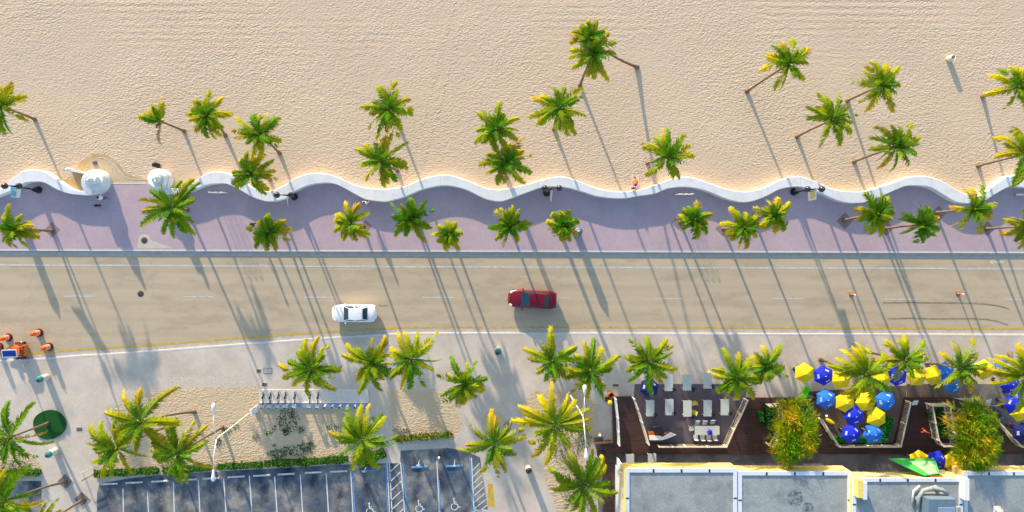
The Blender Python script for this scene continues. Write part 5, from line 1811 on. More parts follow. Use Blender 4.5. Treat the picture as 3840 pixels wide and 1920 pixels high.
put_chairs([(2610, 1580, 0, 'pale-rimmed chair at the top side of the wide table, left'), (2638, 1580, 0, 'pale-rimmed chair at the top side of the wide table, middle'), (2666, 1578, 0, 'pale-rimmed chair at the top side of the wide table, right'),
            (2603, 1634, PI, 'pale-rimmed chair at the bottom side of the wide table, leftmost'), (2628, 1635, PI, 'pale-rimmed chair at the bottom side of the wide table, second'), (2652, 1636, PI, 'pale-rimmed chair at the bottom side of the wide table, third'), (2674, 1634, PI, 'pale-rimmed chair at the bottom side of the wide table, rightmost'), (2588, 1602, PI / 2, 'pale-rimmed chair at the left end of the wide table')], 'pole', 'pale-rimmed chairs round the wide table')
o = thing('bag', 'crumpled blue bag lying on the wide dining table', 'bag', W(2660, 1619, .93))
mb = MB()
rng = random.Random(3)
mb.ball((0, 0, .12), .26, 10, sz=.5); mb.ball((.1, -.12, .12), .17, 8, sz=.7)
mb.v = [(a + rng.uniform(-.03, .03), b + rng.uniform(-.03, .03), c + rng.uniform(-.02, .03)) for a, b, c in mb.v]
mb.build('sack', 'blueplastic', o)
mb = MB(); mb.tube([(-.15, .1, .2), (-.2, .24, .26), (-.05, .26, .26), (-.02, .12, .2)], .02, 5); mb.build('strap', 'navy', o)
# serving counter by the left railing
o = thing('serving_counter', 'white serving counter with bent end in the lower left of the table terrace', 'counter', W(2470, 1626, Z1 + .004))
pl = [W(x, y, 1.05) - W(2470, 1626, 1.05) for x, y in ((2424, 1623), (2462, 1623), (2476, 1628), (2505, 1610), (2526, 1620), (2500, 1632), (2474, 1640), (2426, 1640))]
mb = MB(); mb.prism([(p.x, p.y) for p in pl], .88, .94); mb.build('counter_top', 'wpaint', o)
mb = MB(); mb.prism([(p.x * .93, p.y * .9) for p in pl], 0, .88); mb.build('cabinet', 'brown', o)
o = thing('piano', 'dark covered grand piano shape beside the serving counter', 'piano', W(2459, 1602, Z1 + .004))
pl = [W(x, y, 1) - W(2459, 1602, 1) for x, y in ((2440, 1592), (2462, 1589), (2476, 1596), (2481, 1610), (2468, 1616), (2444, 1613))]
mb = MB(); mb.prism([(p.x, p.y) for p in pl], .62, 1.0); mb.build('body', 'chair', o)
for (sx, sy) in ((-.4, .2), (.4, -.1), (-.3, -.25)):
    mb = MB(); mb.lathe([(.05, 0), (.06, .62)], (sx, sy, 0), 8); mb.build('leg', 'chair', o)
o = thing('bench', 'short orange bench beside the serving counter', 'bench', W(2438, 1618, Z1 + .004))
mb = MB(); mb.box((0, 0, .43), (.6, .26, .05)); mb.build('seat', 'rustorange', o)
for s_ in (-.24, .24):
    mb = MB(); mb.box((s_, 0, .2), (.06, .22, .42)); mb.build('leg', 'brown', o)

# globe torches by the deck
for (x, y, lab, mt) in ((2277, 1497, 'yellow globe lamp on a brown post at the deck corner by the street lamp', 'lampyellow'), (2247, 1697, 'orange globe lamp on a brown post left of the deck', 'orange')):
    o = thing('globe_lamp', lab, 'lamp', W(x, y, PZ), 0, 'globe lamps on brown posts')
    mb = MB(); mb.box((0, 0, .6), (.14, .14, 1.2)); mb.build('post', 'brown', o)
    mb = MB(); mb.box((0, 0, .05), (.5, .5, .1)); mb.build('plinth', 'brown', o)
    mb = MB(); mb.ball((0, 0, 1.38), .24, 14); mb.build('globe', 'lampyellow', o)
o = thing('gate', 'low brown wooden gate at the left end of the deck', 'gate', W(2258, 1652, PZ), .08)
mb = MB()
for k in range(7):
    mb.box((-.8 + k * .27, 0, .5), (.2, .05, .95))
mb.build('boards', 'brown', o)
mb = MB(); mb.box((0, .06, .25), (1.8, .05, .09)); mb.box((0, .06, .8), (1.8, .05, .09)); mb.build('crossbar', 'brown', o)
o = thing('crate', 'open wooden crate on the ground beside the yellow globe lamp', 'crate', W(2290, 1480, PZ), .7)
mb = MB()
for s_ in (-1, 1):
    mb.box((s_ * .25, 0, .17), (.04, .5, .34)); mb.box((0, s_ * .23, .17), (.46, .04, .34))
mb.build('side', 'rustorange', o)
mb = MB(); mb.box((0, 0, .02), (.46, .42, .03)); mb.build('bottom', 'brown', o)
o = thing('garden_ball', 'small white ball on a stone pedestal left of the deck', 'ornament', W(2246, 1628, PZ))
mb = MB(); mb.lathe([(.2, 0), (.16, .3), (.2, .36)], n=12); mb.build('pedestal', 'stonebin', o)
mb = MB(); mb.ball((0, 0, .5), .15, 12); mb.build('ball', 'wpaint', o)

# ------------------------------------------------------------------ umbrellas
umb = {}


def umbrella(x, y, kind, rot, label, R=1.03, z=2.35, zb=Z1 + .004):
    key = (kind, R)
    loc = W(x, y, z)
    loc.z = zb
    if key in umb:
        return dup(umb[key][0], label, loc, rot, umb[key][1])
    o = thing('umbrella', label, 'umbrella', loc, rot, 'patio umbrellas')
    mats = {'y': 'yumb', 'b': 'bumb', 'l': 'lumb', 'n': 'numb'}
    zt, ze = z - zb + .32, z - zb - .12
    n = 6
    mb = MB()
    rim = [Vector((R * math.cos(i * PI / 3), R * math.sin(i * PI / 3), ze)) for i in range(n)]
    topv = Vector((0, 0, zt))
    vs = [topv]
    for i in range(n):
        vs += [rim[i], (topv * .5 + rim[i] * .5) + Vector((0, 0, .045)), (rim[i] + rim[(i + 1) % n]) / 2 * .97 + Vector((0, 0, ze * .03 + .035))]
    fs = []
    for i in range(n):
        j = (i + 1) % n
        a, am, e = 1 + 3 * i, 2 + 3 * i, 3 + 3 * i
        b, bm = 1 + 3 * j, 2 + 3 * j
        fs += [(0, am, bm), (am, e, bm), (am, a, e), (bm, e, b)]
    mb.add(vs, fs)
    for i in range(n):  # hanging hem
        j = (i + 1) % n
        a, e, b = rim[i], vs[3 + 3 * i], rim[j]
        dz = Vector((0, 0, -.1))
        mb.add([a, e, e + dz, a + dz], [(0, 1, 2, 3)])
        mb.add([e, b, b + dz, e + dz], [(0, 1, 2, 3)])
    mb.build('canopy', mats[kind], o)
    mb = MB(); mb.tube([(0, 0, 0), (0, 0, zt - .02)], .03, 8); mb.build('pole', 'pole', o)
    mb = MB(); mb.lathe([(.2, 0), (.2, .06), (.08, .12)], n=14); mb.build('base', 'rubber', o)
    mb = MB(); mb.ball((0, 0, zt + .04), .05, 8); mb.build('finial', 'pole', o)
    mb = MB()
    for i in range(n):
        mb.tube([(0, 0, zt - .06), rim[i] - Vector((0, 0, .03))], .012, 4)
    mb.build('ribs', 'pole', o)
    if kind != 'y':
        rng = random.Random(hash(kind) % 7)
        for i in (0, 2, 4):
            j = (i + 1) % n
            mid = (rim[i] + rim[j]) / 2
            outd = Vector((mid.x, mid.y, 0)).normalized()
            sd = Vector((-outd.y, outd.x, 0))
            e = vs[3 + 3 * i]
            nrm = (vs[2 + 3 * j] - vs[2 + 3 * i]).cross(e - vs[2 + 3 * i]).normalized()
            if nrm.z < 0:
                nrm = -nrm
            cc = (vs[2 + 3 * i] + vs[2 + 3 * j] + e) / 3 + nrm * .018
            slope = (outd - nrm * outd.dot(nrm)).normalized()
            mb = MB()
            for (u, v, wd, hh) in ((-.16, .0, .055, .2), (-.075, .02, .05, .17), (0.0, -.01, .05, .2), (.085, .02, .05, .15), (.165, 0, .045, .2), (-.04, .06, .12, .045), (.12, -.06, .1, .04)):
                c = cc + sd * u + slope * v
                a, b = sd * wd / 2, slope * hh / 2
                mb.add([c - a - b, c + a - b, c + a + b, c - a + b], [(0, 1, 2, 3)])
            mb.build('lettering', 'print', o)
    umb[key] = (o, children(o))
    return o


umbrella(2436, 1455, 'n', .3, 'navy umbrella half hidden by a palm on the table terrace', R=1.0)
U = [(3019, 1400, 'y', .5, 'yellow umbrella at the left end of the upper row'),
     (3090, 1409, 'b', .6, 'royal blue umbrella second in the upper row'),
     (3156, 1424, 'y', .2, 'yellow umbrella third in the upper row, under palm fronds'),
     (3307, 1421, 'y', .1, 'yellow umbrella under the tall palm, right of its trunk'),
     (3367, 1411, 'b', .4, 'royal blue umbrella under the palm with the upright yellow frond'),
     (3441, 1412, 'y', .0, 'yellow umbrella at the edge of the stairs, right of a blue one'),
     (3505, 1408, 'y', .35, 'yellow umbrella half under the thin-fronded palm'),
     (3100, 1498, 'l', .5, 'bright blue umbrella at the left of the middle row'),
     (3171, 1510, 'y', .55, 'yellow umbrella right of the bright blue one in the middle row'),
     (3250, 1508, 'y', .1, 'yellow umbrella at the centre of the middle row'),
     (3323, 1503, 'l', .75, 'bright blue umbrella at the right of the middle row'),
     (3205, 1560, 'b', .25, 'royal blue umbrella wedged between three yellow ones'),
     (3289, 1567, 'y', .52, 'yellow umbrella lowest of the yellow ones on the terrace'),
     (3194, 1628, 'b', .3, 'royal blue umbrella lowest on the terrace, left of a bright blue one'),
     (3277, 1628, 'l', .2, 'bright blue umbrella lowest on the terrace'),
     (3545, 1396, 'l', .4, 'bright blue umbrella peeping out left of a palm trunk'),
     (3578, 1440, 'l', .1, 'bright blue umbrella under the thin-fronded palm'),
     (3693, 1388, 'y', .45, 'yellow umbrella left of the large right-edge palm'),
     (3772, 1388, 'l', .6, 'bright blue umbrella under the large right-edge palm'),
     (3790, 1440, 'b', .2, 'royal blue umbrella below the large right-edge palm'),
     (3832, 1485, 'b', .5, 'royal blue umbrella above another at the right edge'),
     (3805, 1516, 'b', .1, 'royal blue umbrella touching a yellow one at the right edge'),
     (3828, 1545, 'y', .3, 'yellow umbrella at the right edge beside the second clump palm'),
     (3838, 1625, 'n', .45, 'navy umbrella at the right edge right of the second clump palm'),
     (3450, 1728, 'y', .5, 'yellow umbrella behind the green sign, left of a blue one'),
     (3515, 1729, 'b', .2, 'royal blue umbrella between two yellow ones at the facade'),
     (3578, 1733, 'y', .6, 'yellow umbrella at the facade under the second clump palm')]
for u in U:
    umbrella(*u)
for (p, q, lab) in (((3710, 1520), (3752, 1560), 'long folded purple umbrella lying between the clump palm and yellow umbrella'), ((3790, 1590), (3812, 1618), 'short folded purple umbrella right of the second clump palm')):
    a, b = W(*p, .9), W(*q, .9)
    o = thing('folded_umbrella', lab, 'umbrella', ((a.x + b.x) / 2, (a.y + b.y) / 2, Z1), 0, 'folded purple umbrellas')
    a2, b2 = a - Vector(o.location), b - Vector(o.location)
    mb = MB(); mb.tube([a2, a2.lerp(b2, .2), a2.lerp(b2, .7), b2], [.05, .22, .3, .2], 9); mb.build('cloth', 'pumb', o)
    mb = MB(); mb.tube([a2 + (a2 - b2) * .15, b2 + (b2 - a2) * .25], .03, 6); mb.build('pole', 'pole', o)
    mb = MB(); mb.box((0, 0, .35), (.3, .3, .7)); mb.build('stand', 'brown', o)

# small terrace items
o = thing('sun_lounger', 'bright green sun lounger beside the first yellow umbrella', 'lounger', W(3012, 1472, Z1 + .004), math.radians(55))
mb = MB(); mb.box((0.25, 0, .3), (1.0, .6, .1)); mb.build('seat', 'limegreen', o)
mb = MB(); mb.box((-.42, 0, .48), (.6, .6, .09), rot=Matrix.Rotation(.6, 3, 'Y')); mb.build('backrest', 'limegreen', o)
for sx in (-.2, .7):
    mb = MB(); mb.box((sx, 0, .13), (.06, .5, .27)); mb.build('leg', 'green', o)
o = thing('surfboard', 'short yellow board lying on the brown terrace floor', 'board', W(3112, 1580, .35), math.radians(-28))
mb = MB()
prof = [(-.55, .05), (-.4, .16), (-.1, .2), (.2, .19), (.45, .12), (.55, .03)]
loft(mb, [[(x, -r, .03), (x, -r * .5, .075), (x, r * .5, .075), (x, r, .03), (x, 0, 0)] for x, r in prof])
mb.build('deck_surface', 'yumb', o)
mb = MB(); mb.box((-.42, 0, -.05), (.1, .015, .12)); mb.build('fin', 'lampyellow', o)
for v_ in (-.2, .25):
    mb = MB(); mb.box((v_, 0, -.1), (.05, .3, .2)); mb.build('rest', 'brown', o)
o = thing('beach_ball', 'small white ball on the brown terrace floor', 'ball', W(3097, 1559, Z1))
mb = MB(); mb.ball((0, 0, .14), .14, 12); mb.build('skin', 'wpaint', o)
mb = MB(); mb.lathe([(.03, .272), (.03, .29), (.005, .29)], n=8); mb.build('valve', 'pole', o)
for (x, y, r_, lab) in ((3406, 1501, .1, 'white square menu board at the top of the deck stairs'), (3677, 1497, .35, 'white square menu board tilted beside the second clump palm')):
    o = thing('menu_board', lab, 'sign', W(x, y, ZD if x < 3600 else Z1), r_, 'white square menu boards')
    mb = MB(); mb.box((0, 0, 1.05), (.55, .55, .03), rot=Matrix.Rotation(.5, 3, 'X')); mb.build('board', 'wpaint', o)
    mb = MB(); mb.tube([(0, 0, 0), (0, 0, 1.0)], .03, 6); mb.build('post', 'black', o)
o = thing('crab_ornament', 'coral red crab-like ornament on the left rail of the tall planter', 'ornament', W(3462, 1615, 1.5), math.radians(-15))
o.location.z = ZD + 1.08
mb = MB(); mb.ball((.1, 0, .08), .16, 10, sz=.6); mb.tube([(.1, 0, .06), (.5, -.06, .05), (.75, -.1, .03)], [.07, .05, .03], 6); mb.build('body', 'coral', o)
for s_ in (-1, 1):
    mb = MB(); mb.tube([(.05, s_ * .1, .08), (-.15, s_ * .2, .1), (-.25, s_ * .14, .12)], [.04, .05, .03], 6); mb.build('claw', 'coral', o)

# ------------------------------------------------------------------ buildings
def building(x0, x1, y0, label, zt, name='restaurant_building', yellow_left=False, y1=2060):
    zf = zt - 1.6
    a, b = W(x0, y0, zt), W(x1, y0, zt)
    c = W(x0, y1, zt)
    o = thing(name, label, 'building', ((a.x + b.x) / 2, a.y, 0), 0, 'flat-roofed restaurant buildings')
    hw, dp = (b.x - a.x) / 2, a.y - c.y
    t = .36
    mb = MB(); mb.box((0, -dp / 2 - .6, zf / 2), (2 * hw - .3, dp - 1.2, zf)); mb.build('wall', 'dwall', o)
    mb = MB(); mb.box((0, -dp / 2, (zf + zt) / 2 - .04), (2 * hw, dp, zt - zf - .08)); mb.build('fascia', 'ywall', o)
    # roof membrane sits below the parapet top
    mb = MB(); mb.box((0, -dp / 2, zt - .045), (2 * hw - .02, dp - .02, .03)); mb.build('roof', 'roof', o)
    pz = zt + .05
    for (cx_, cy_, dx, dy) in ((0, -t / 2, 2 * hw + .02, t), (-hw + t / 2, -dp / 2 - t / 2, t, dp - t), (hw - t / 2, -dp / 2 - t / 2, t, dp - t)):
        mb = MB(); mb.box((cx_, cy_, pz - .08), (dx, dy, .16)); p_ = mb.build('parapet', 'parapet', o)
        l = max(dx, dy)
        k = int(l / 2.95)
        for j in range(1, k + 1):
            d = -l / 2 + j * l / (k + 1)
            mb = MB()
            if dx > dy:
                mb.box((cx_ + d, cy_ - .02, pz + .014), (.16, t * .85, .012))
            else:
                mb.box((cx_ - .02, cy_ + d, pz + .014), (t * .85, .12, .012))
            mb.build('joint', 'chair', p_)
    return o, hw, dp


ba, hwa, dpa = building(2346, 2764, 1757, 'flat-roofed building left, with clean grey roof beside the dark palm', 4.2)
bb, hwb, dpb = building(2768, 3192, 1768, 'flat-roofed building second from left, with dark round stains on its roof', 4.2)
bc, hwc, dpc = building(3196, 3610, 1792, 'flat-roofed building with grey cabinet and duct on its roof', 4.7)
bd, hwd, dpd = building(3614, 4080, 1768, 'flat-roofed building at the right edge', 4.2)
# round stains on the second roof
mb = MB()
rng = random.Random(8)
for (x, y, r) in ((2982, 1868, 32), (3030, 1908, 24)):
    c = W(x, y, 4.2) - Vector(bb.location)
    mb.sheet([(c.x + r / S * .93 * (1 + rng.uniform(-.12, .12)) * math.cos(t), c.y + r / S * .93 * (1 + rng.uniform(-.12, .12)) * math.sin(t)) for t in [i * 2 * PI / 22 for i in range(22)]], 4.2 - .045 + .019)
M['roofstain'] = stain_mat('dirty roof ring', (0.26, 0.30, 0.31), (0.10, 0.115, 0.12), 2.4, 0.4, 0.6)
mb.build('roof_stain', 'roofstain', bb)
for (hh, nm, base, hw_) in ((4.2, 'yellow_band', ba, hwa),):
    pass
# left wall pilasters of the first building
for k, (x, m_) in enumerate(((2318, 'parapet'), (2328, 'cream'), (2336, 'cream'))):
    c = W(x, 1755, 1.5 + k * .9) - Vector(ba.location)
    mb = MB(); mb.box((c.x, -6.2 + c.y * 0, (1.5 + k * .9) / 2), (.14, 10.5, 1.5 + k * .9)); mb.build('side_screen', m_, ba)
# white screen at the building corner
o = thing('screen_wall', 'narrow white screen wall at the left corner of the buildings', 'screen', W(2312, 1735, PZ), 0)
mb = MB(); mb.box((0, -.3, 1.1), (.14, 1.9, 2.2)); mb.build('panel', 'wpaint', o)
mb = MB(); mb.box((0, -.3, 2.24), (.2, 2.0, .08)); mb.build('cap', 'parapet', o)
# signs on the facade
def facade_sign(b, x, y, w, h, mat, label, zt):
    c = W(x, y, zt - .8)
    o = thing('facade_sign', label, 'sign', (c.x, b.location.y + .05, zt - .8), 0, 'painted signs on the facade')
    mb = MB(); mb.box((0, 0, 0), (w, .06, h)); mb.build('board', mat, o)
    mb = MB()
    rng = random.Random(int(x))
    n = int(w / .22)
    for k in range(n):
        u = -w * .42 + w * .84 * k / max(1, n - 1)
        z_ = math.sin(k * .9) * h * .12
        mb.box((u, .036, z_), (.1, .012, h * rng.uniform(.25, .5)))
        if k % 2:
            mb.box((u + .05, .036, z_ + h * .15), (.14, .012, .06))
    mb.build('lettering', 'cream', o)


facade_sign(bc, 3285, 1760, 2.6, 1.1, 'ltwood_sunpatch', 'weathered wooden sign with cream lettering left of the green sign', 4.7)
# slanted green roof sign
o = thing('roof_sign', 'bright green slanted sign box in front of the buildings', 'sign', W(3430, 1752, 0), 0)
ps = [W(x, y, z) - Vector(o.location) for x, y, z in ((3342, 1726, 3.6), (3508, 1726, 3.6), (3524, 1776, 4.6), (3466, 1784, 4.6))]
dn = Vector((0, 0, -.5))
mb = MB(); mb.add(ps + [p + dn for p in ps], [(3, 2, 1, 0), (4, 5, 6, 7), (0, 1, 5, 4), (1, 2, 6, 5), (2, 3, 7, 6), (3, 0, 4, 7)]); mb.build('box', 'green', o)
cc = sum(ps, Vector()) / 4
nn = (ps[1] - ps[0]).cross(ps[3] - ps[0]).normalized()
nn = nn if nn.z > 0 else -nn
ins = [ps[0].lerp(ps[1], .34).lerp(cc, .1) + nn * .02, ps[1].lerp(cc, .14) + nn * .02, ps[2].lerp(cc, .14) + nn * .02, ps[3].lerp(ps[2], .3).lerp(cc, .06) + nn * .02]
mb = MB(); mb.add(ins + [p - nn * .015 for p in ins], [(0, 1, 2, 3), (7, 6, 5, 4), (0, 4, 5, 1), (1, 5, 6, 2), (2, 6, 7, 3), (3, 7, 4, 0)]); mb.build('face_panel', 'palegreen', o)
mb = MB()
rng = random.Random(12)
for k in range(9):
    u = .15 + .08 * k
    for v in (.35, .62):
        p = (ins[0].lerp(ins[1], u)).lerp(ins[3].lerp(ins[2], u), v) + nn * .012
        mb.box(p, (.16 * rng.uniform(.6, 1.1), .05, .012), rng.uniform(-.2, .2))
mb.build('lettering', 'coral', o)
mb = MB()
for p in ps[2:]:
    mb = MB(); mb.bar((p.x, p.y + .1, p.z - .6), (p.x, p.y - .9, p.z - .6), .1); mb.build('support_bracket', 'pole', o)
c = W(3496, 1779, 4.0) - Vector(o.location)
mb = MB(); mb.box((c.x, c.y, 4.35), (1.2, .25, .4)); mb.build('brick_panel', 'rustorange', o)

# roof equipment
o = thing('air_handler', 'grey-blue air handling cabinet on the third roof', 'air conditioner', W(3498, 1882, 4.66))
mb = MB(); mb.box((-.1, -.5, .75), (2.5, 2.6, 1.3)); mb.build('cabinet', 'hvac', o)
mb = MB(); mb.box((.3, -.8, 1.43), (1.55, 1.7, .06)); mb.build('lid', 'hvac2', o)
mb = MB(); mb.box((1.28, -.8, .9), (.3, 1.9, 1.5)); mb.build('side_panel', 'duct', o)
mb = MB(); mb.box((-.1, -.5, .05), (2.7, 2.8, .1)); mb.build('base_frame', 'gutter', o)
o = thing('roof_duct', 'pale bent duct curling round the top of the air cabinet', 'duct', W(3490, 1842, 4.66))
mb = MB()
mb.tube([(-1.45, -1.6, .35), (-1.4, -.4, .4), (-1.0, .25, .45), (-.2, .5, .5), (.8, .3, .5), (1.25, -.1, .5)], [.18, .18, .19, .2, .2, .18], 10)
mb.build('pipe', 'duct', o)
mb = MB(); mb.tube([(-1.9, -.9, .2), (-1.75, .1, .2), (-1.2, .6, .22)], .1, 8); mb.build('hose', 'parapet', o)
for (u, v) in ((-1.4, -.6), (.4, .42)):
    mb = MB(); mb.box((u, v, .12), (.3, .3, .24)); mb.build('support', 'gutter', o)
o = thing('roof_vent', 'small pink-white vent on the right roof', 'vent', W(3738, 1912, 4.16))
mb = MB(); mb.lathe([(.22, 0), (.22, .35), (.3, .4), (.25, .5), (.03, .55)], n=14); mb.build('cowl', 'reflect', o)
mb = MB(); mb.box((0, 0, .03), (.7, .7, .06)); mb.build('flashing', 'parapet', o)
# yellow side wall block of the third building
c = W(3222, 1802, 4.9)
o = thing('parapet_block', 'raised yellow and white parapet block at the left corner of the third roof', 'parapet', (W(3192, 1815, 4.7).x + .3, W(3192, 1815, 4.7).y, 4.4))
mb = MB(); mb.box((0.18, -.2, .5), (.5, 1.7, 1.0)); mb.build('yellow_face', 'ywall', o)
mb = MB(); mb.box((.62, -.4, .5), (.36, 1.6, 1.02)); mb.build('white_cap', 'parapet', o)
o = thing('parapet_block', 'raised white parapet block at the right corner of the third roof', 'parapet', (W(3612, 1820, 4.7).x - .2, W(3612, 1825, 4.7).y, 4.4))
mb = MB(); mb.box((0, 0, .5), (.42, 2.0, 1.0)); mb.build('wall_panel', 'parapet', o)
mb = MB(); mb.box((0, 0, 1.02), (.46, 2.04, .04)); mb.build('coping', 'wpaint', o)


# ------------------------------------------------------------------ people and a dog
def person(loc, rz, label, clothes, pose='walk', hair='hair'):
    """one skinned body; colours follow the height of the clothing on the unposed figure"""
    V, E, R, Cc = [], [], [], []

    def j(p, r, c, parent=None):
        V.append(Vector(p)); R.append(r); Cc.append(c)
        if parent is not None:
            E.append((parent, len(V) - 1))
        return len(V) - 1
    top, leg = clothes
    if pose == 'lie':  # lying on the back on sand, knees bent, built along +y
        T = lambda x, y, z: (x, z - .95, .16 - y)
    else:
        T = lambda x, y, z: (x, y, z)
    pel = j(T(0, 0, .95), .145, 2)
    ch = j(T(0, -.01, 1.2), .15, 1, pel)
    sh = j(T(0, 0, 1.42), .13, 1, ch)
    nk = j(T(0, 0, 1.53), .06, 0, sh)
    hd = j(T(0, -.02, 1.64), .095, 0, nk)
    hd2 = j(T(0, -.02, 1.74), .085, 0, hd)
    j(T(0, -.125, 1.65), .018, 0, hd)
    for s_ in (-1, 1):
        sw_ = s_ * .16 if pose == 'walk' else 0
        hp = j(T(s_ * .09, 0, .9), .105, 2, pel)
        if pose == 'lie':
            kn = j(T(s_ * .13, -.30, .62), .07, 0, hp)
            an = j(T(s_ * .12, .08, .36), .045, 0, kn)
            j(T(s_ * .12, .02, .22), .04, 0, an)
        else:
            kn = j(T(s_ * .10, -.04 - sw_ * .5, .50), .07, 2 if leg != 'skin' else 0, hp)
            an = j(T(s_ * .10, .03 + (.12 if s_ < 0 else -.1) * (pose == 'walk'), .09), .045, 0, kn)
            j(T(s_ * .11, -.12 + (.12 if s_ < 0 else -.1) * (pose == 'walk'), .035), .04, 0, an)
        so = j(T(s_ * .19, 0, 1.40), .062, 1, sh)
        el = j(T(s_ * .27, .02 + sw_ * .3, 1.13), .045, 0, so)
        wr = j(T(s_ * .28, -.06 + sw_ * .9, .90), .032, 0, el)
        pm = j(T(s_ * .28, -.07 + sw_, .84), .034, 0, wr)
        for k in range(4):
            f1 = j(T(s_ * .28, -.105 + sw_ + k * .024, .79 - (.006 if k in (0, 3) else 0)), .010, 0, pm)
            j(T(s_ * .27, -.105 + sw_ + k * .022, .745 + (.012 if k in (0, 3) else 0)), .008, 0, f1)
        th = j(T(s_ * .26, -.12 + sw_, .83), .011, 0, pm)
        j(T(s_ * .25, -.135 + sw_, .80), .009, 0, th)
    me = bpy.data.meshes.new('person_cage')
    me.from_pydata(V, E, [])
    tmp = bpy.data.objects.new('person_cage', me)
    COL.objects.link(tmp)
    sk = tmp.modifiers.new('s', 'SKIN')
    tmp.modifiers.new('u', 'SUBSURF').levels = 1
    for i, d in enumerate(me.skin_vertices[0].data):
        d.radius = (R[i], R[i])
        d.use_root = (i == 0)
    bpy.context.view_layer.update()
    dg = bpy.context.evaluated_depsgraph_get()
    fin = bpy.data.meshes.new_from_object(tmp.evaluated_get(dg))
    bpy.data.objects.remove(tmp)
    fin.name = 'person'
    fin.materials.clear()
    for m_ in ('skin', top, leg):
        fin.materials.append(M[m_])
    for p in fin.polygons:
        c = p.center
        bi = min(range(len(V)), key=lambda i: (V[i] - c).length - R[i] * .7)
        p.material_index = Cc[bi]
        p.use_smooth = True
    root = bpy.data.objects.new('person', fin)
    COL.objects.link(root)
    root.location = loc
    root.rotation_euler = (0, 0, rz)
    tag(root, label, 'person')
    mb = MB()
    c = V[hd2]
    up = (V[hd2] - V[hd]).normalized()
    mb.ball((0, 0, 0), .112, 12)
    q = up.to_track_quat('Z', 'Y').to_matrix()
    fw = (V[6] - V[hd]).normalized()
    mb.v = [tuple(c - up * .02 - fw * .03 + q @ Vector((x, y, max(z, -.055)))) for x, y, z in mb.v]
    mb.build('hair', hair, root)
    for s_ in (-1, 1):
        mb = MB()
        e = V[hd] + fw * .088 + (q @ Vector((1, 0, 0))) * (s_ * .033) + up * .02
        mb.ball(e, .012, 6)
        mb.build('eye', 'rubber', root)
    return root


person(W(404, 744, PZ), math.radians(70), 'person in a white top walking below the left spiral tower', ('shirtw', 'purple'))
person(W(1376, 762, PZ), math.radians(160), 'person all in white walking close to the wave wall', ('shirtw', 'shirtw'))
person(W(962, 843, PZ), math.radians(-60), 'person in black walking left of a promenade palm', ('shirtb', 'shirtb'))
person(W(2381, 694, 0.0), math.radians(4), 'person in an orange top lying on the sand against the white wall', ('shirto', 'purple'), 'lie')
# towel under the lying person, and a bag
o = thing('beach_towel', 'pale beach towel under the person lying at the wall', 'towel', W(2383, 692, 0))
mb = MB(); mb.box((0, 0.1, .012), (.75, 1.5, .02)); mb.build('cloth', 'reflect', o)
mb = MB(); mb.box((0, .88, .012), (.75, .06, .024)); mb.build('fringe', 'wpaint', o)
o = thing('bag', 'purple bag standing on the white wall by the lying person', 'bag', W(2374, 706, WH))
mb = MB(); mb.box((0, 0, .12), (.34, .22, .24), .2, taper=.75); mb.build('pouch', 'purple', o)
mb = MB(); mb.tube([(-.1, 0, .22), (-.08, 0, .36), (.08, 0, .36), (.1, 0, .22)], .015, 5); mb.build('handle', 'navy', o)

# black dog
o_dog = thing('dog', 'small black dog walking below the person in a white top', 'dog', W(371, 771, PZ), math.radians(4))
V = [(.0, 0, .34), (.2, 0, .35), (.32, 0, .45), (.42, 0, .52), (.53, 0, .5), (-.18, 0, .35), (-.3, 0, .42), (-.4, 0, .52)]
E = [(0, 1), (1, 2), (2, 3), (3, 4), (0, 5), (5, 6), (6, 7)]
R = [.095, .11, .07, .075, .035, .09, .03, .012]
for (x, s_) in ((.2, -1), (.2, 1)):
    i = len(V)
    V += [(x, s_ * .08, .28), (x - .02, s_ * .08, .14), (x + .01, s_ * .08, .02), (x + .05, s_ * .08, .015)]
    R += [.05, .026, .022, .022]
    E += [(1, i), (i, i + 1), (i + 1, i + 2), (i + 2, i + 3)]
for (x, s_) in ((-.18, -1), (-.18, 1)):
    i = len(V)
    V += [(x + .02, s_ * .08, .27), (x - .09, s_ * .08, .13), (x - .04, s_ * .08, .02), (x, s_ * .08, .015)]
    R += [.055, .024, .02, .022]
    E += [(5, i), (i, i + 1), (i + 1, i + 2), (i + 2, i + 3)]
for s_ in (-1, 1):
    i = len(V)
    V += [(.40, s_ * .06, .6)]
    R += [.02]
    E += [(3, i)]
me = bpy.data.meshes.new('dog_cage')
me.from_pydata(V, E, [])
tmp = bpy.data.objects.new('dog_cage', me)
COL.objects.link(tmp)
tmp.modifiers.new('s', 'SKIN')
tmp.modifiers.new('u', 'SUBSURF').levels = 1
for i, d in enumerate(me.skin_vertices[0].data):
    d.radius = (R[i], R[i]); d.use_root = (i == 0)
bpy.context.view_layer.update()
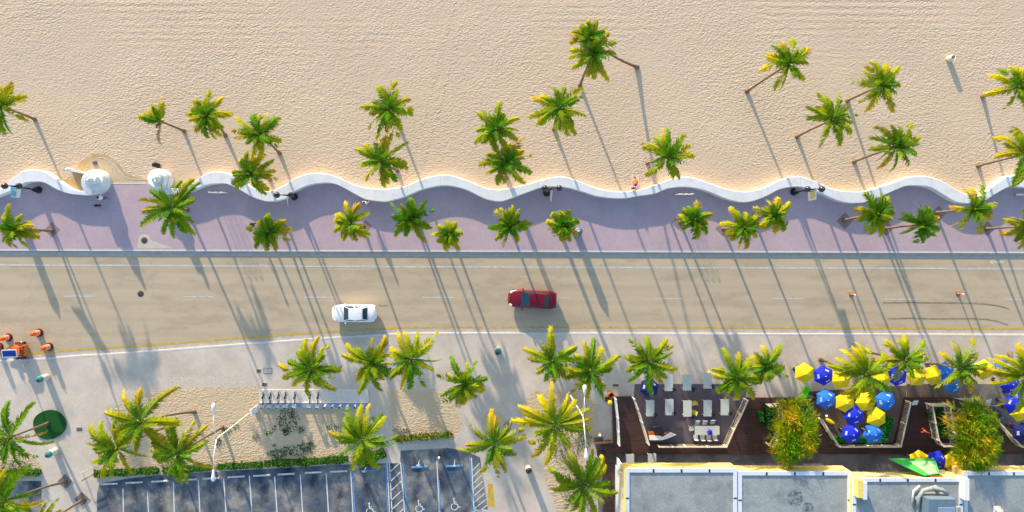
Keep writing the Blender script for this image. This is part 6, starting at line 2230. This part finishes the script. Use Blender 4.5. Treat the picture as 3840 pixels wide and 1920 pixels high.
fin = bpy.data.meshes.new_from_object(tmp.evaluated_get(bpy.context.evaluated_depsgraph_get()))
bpy.data.objects.remove(tmp)
fin.materials.clear()
fin.materials.append(M['dog'])
for p in fin.polygons:
    p.use_smooth = True
b_ = bpy.data.objects.new('body', fin)
COL.objects.link(b_)
b_.parent = o_dog
mb = MB(); torus(mb, (.28, 0, .42), .085, .014, (.7, 0, .7), 14, 5); mb.build('collar', 'coral', o_dog)

# ------------------------------------------------------------------ light, sky, camera
EL, AZ = math.radians(12.3), math.radians(-21.0)   # sun above the sea, a little to the left
sd = Vector((math.sin(AZ) * math.cos(EL), math.cos(AZ) * math.cos(EL), math.sin(EL)))
sun = bpy.data.lights.new('sun', 'SUN')
sun.energy = 3.15
sun.angle = math.radians(0.75)
sun.color = (1.0, 0.84, 0.62)
so = bpy.data.objects.new('sun', sun)
COL.objects.link(so)
so.rotation_euler = (-sd).to_track_quat('-Z', 'Y').to_euler()
so.location = (0, 40, 60)
wd = bpy.data.worlds.new('World')
sc.world = wd
wd.use_nodes = True
nt = wd.node_tree
sky = nt.nodes.new('ShaderNodeTexSky')
sky.sky_type = 'NISHITA'
sky.sun_disc = False
sky.sun_elevation = EL
sky.sun_rotation = AZ
sky.air_density = 1.0
sky.dust_density = 0.6
sky.ozone_density = 1.4
bg = nt.nodes['Background']
nt.links.new(sky.outputs[0], bg.inputs['Color'])
bg.inputs['Strength'].default_value = 0.15

cam = bpy.data.cameras.new('camera')
co = bpy.data.objects.new('camera', cam)
COL.objects.link(co)
co.location = (NX, NY, H)
co.rotation_euler = (0, 0, 0)
cam.sensor_width = 36.0
cam.lens = 36.0 * S * H / 3840.0
cam.shift_x = (1920 - NPX) / 3840.0
cam.shift_y = -(960 - NPY) / 3840.0
cam.clip_end = 2000
sc.camera = co
sc.view_settings.view_transform = 'Standard'
sc.view_settings.look = 'None'
sc.view_settings.exposure = 1.45
sc.view_settings.gamma = 1.0
sc.cycles.max_bounces = 6
sc.cycles.diffuse_bounces = 3
sc.cycles.use_adaptive_sampling = True
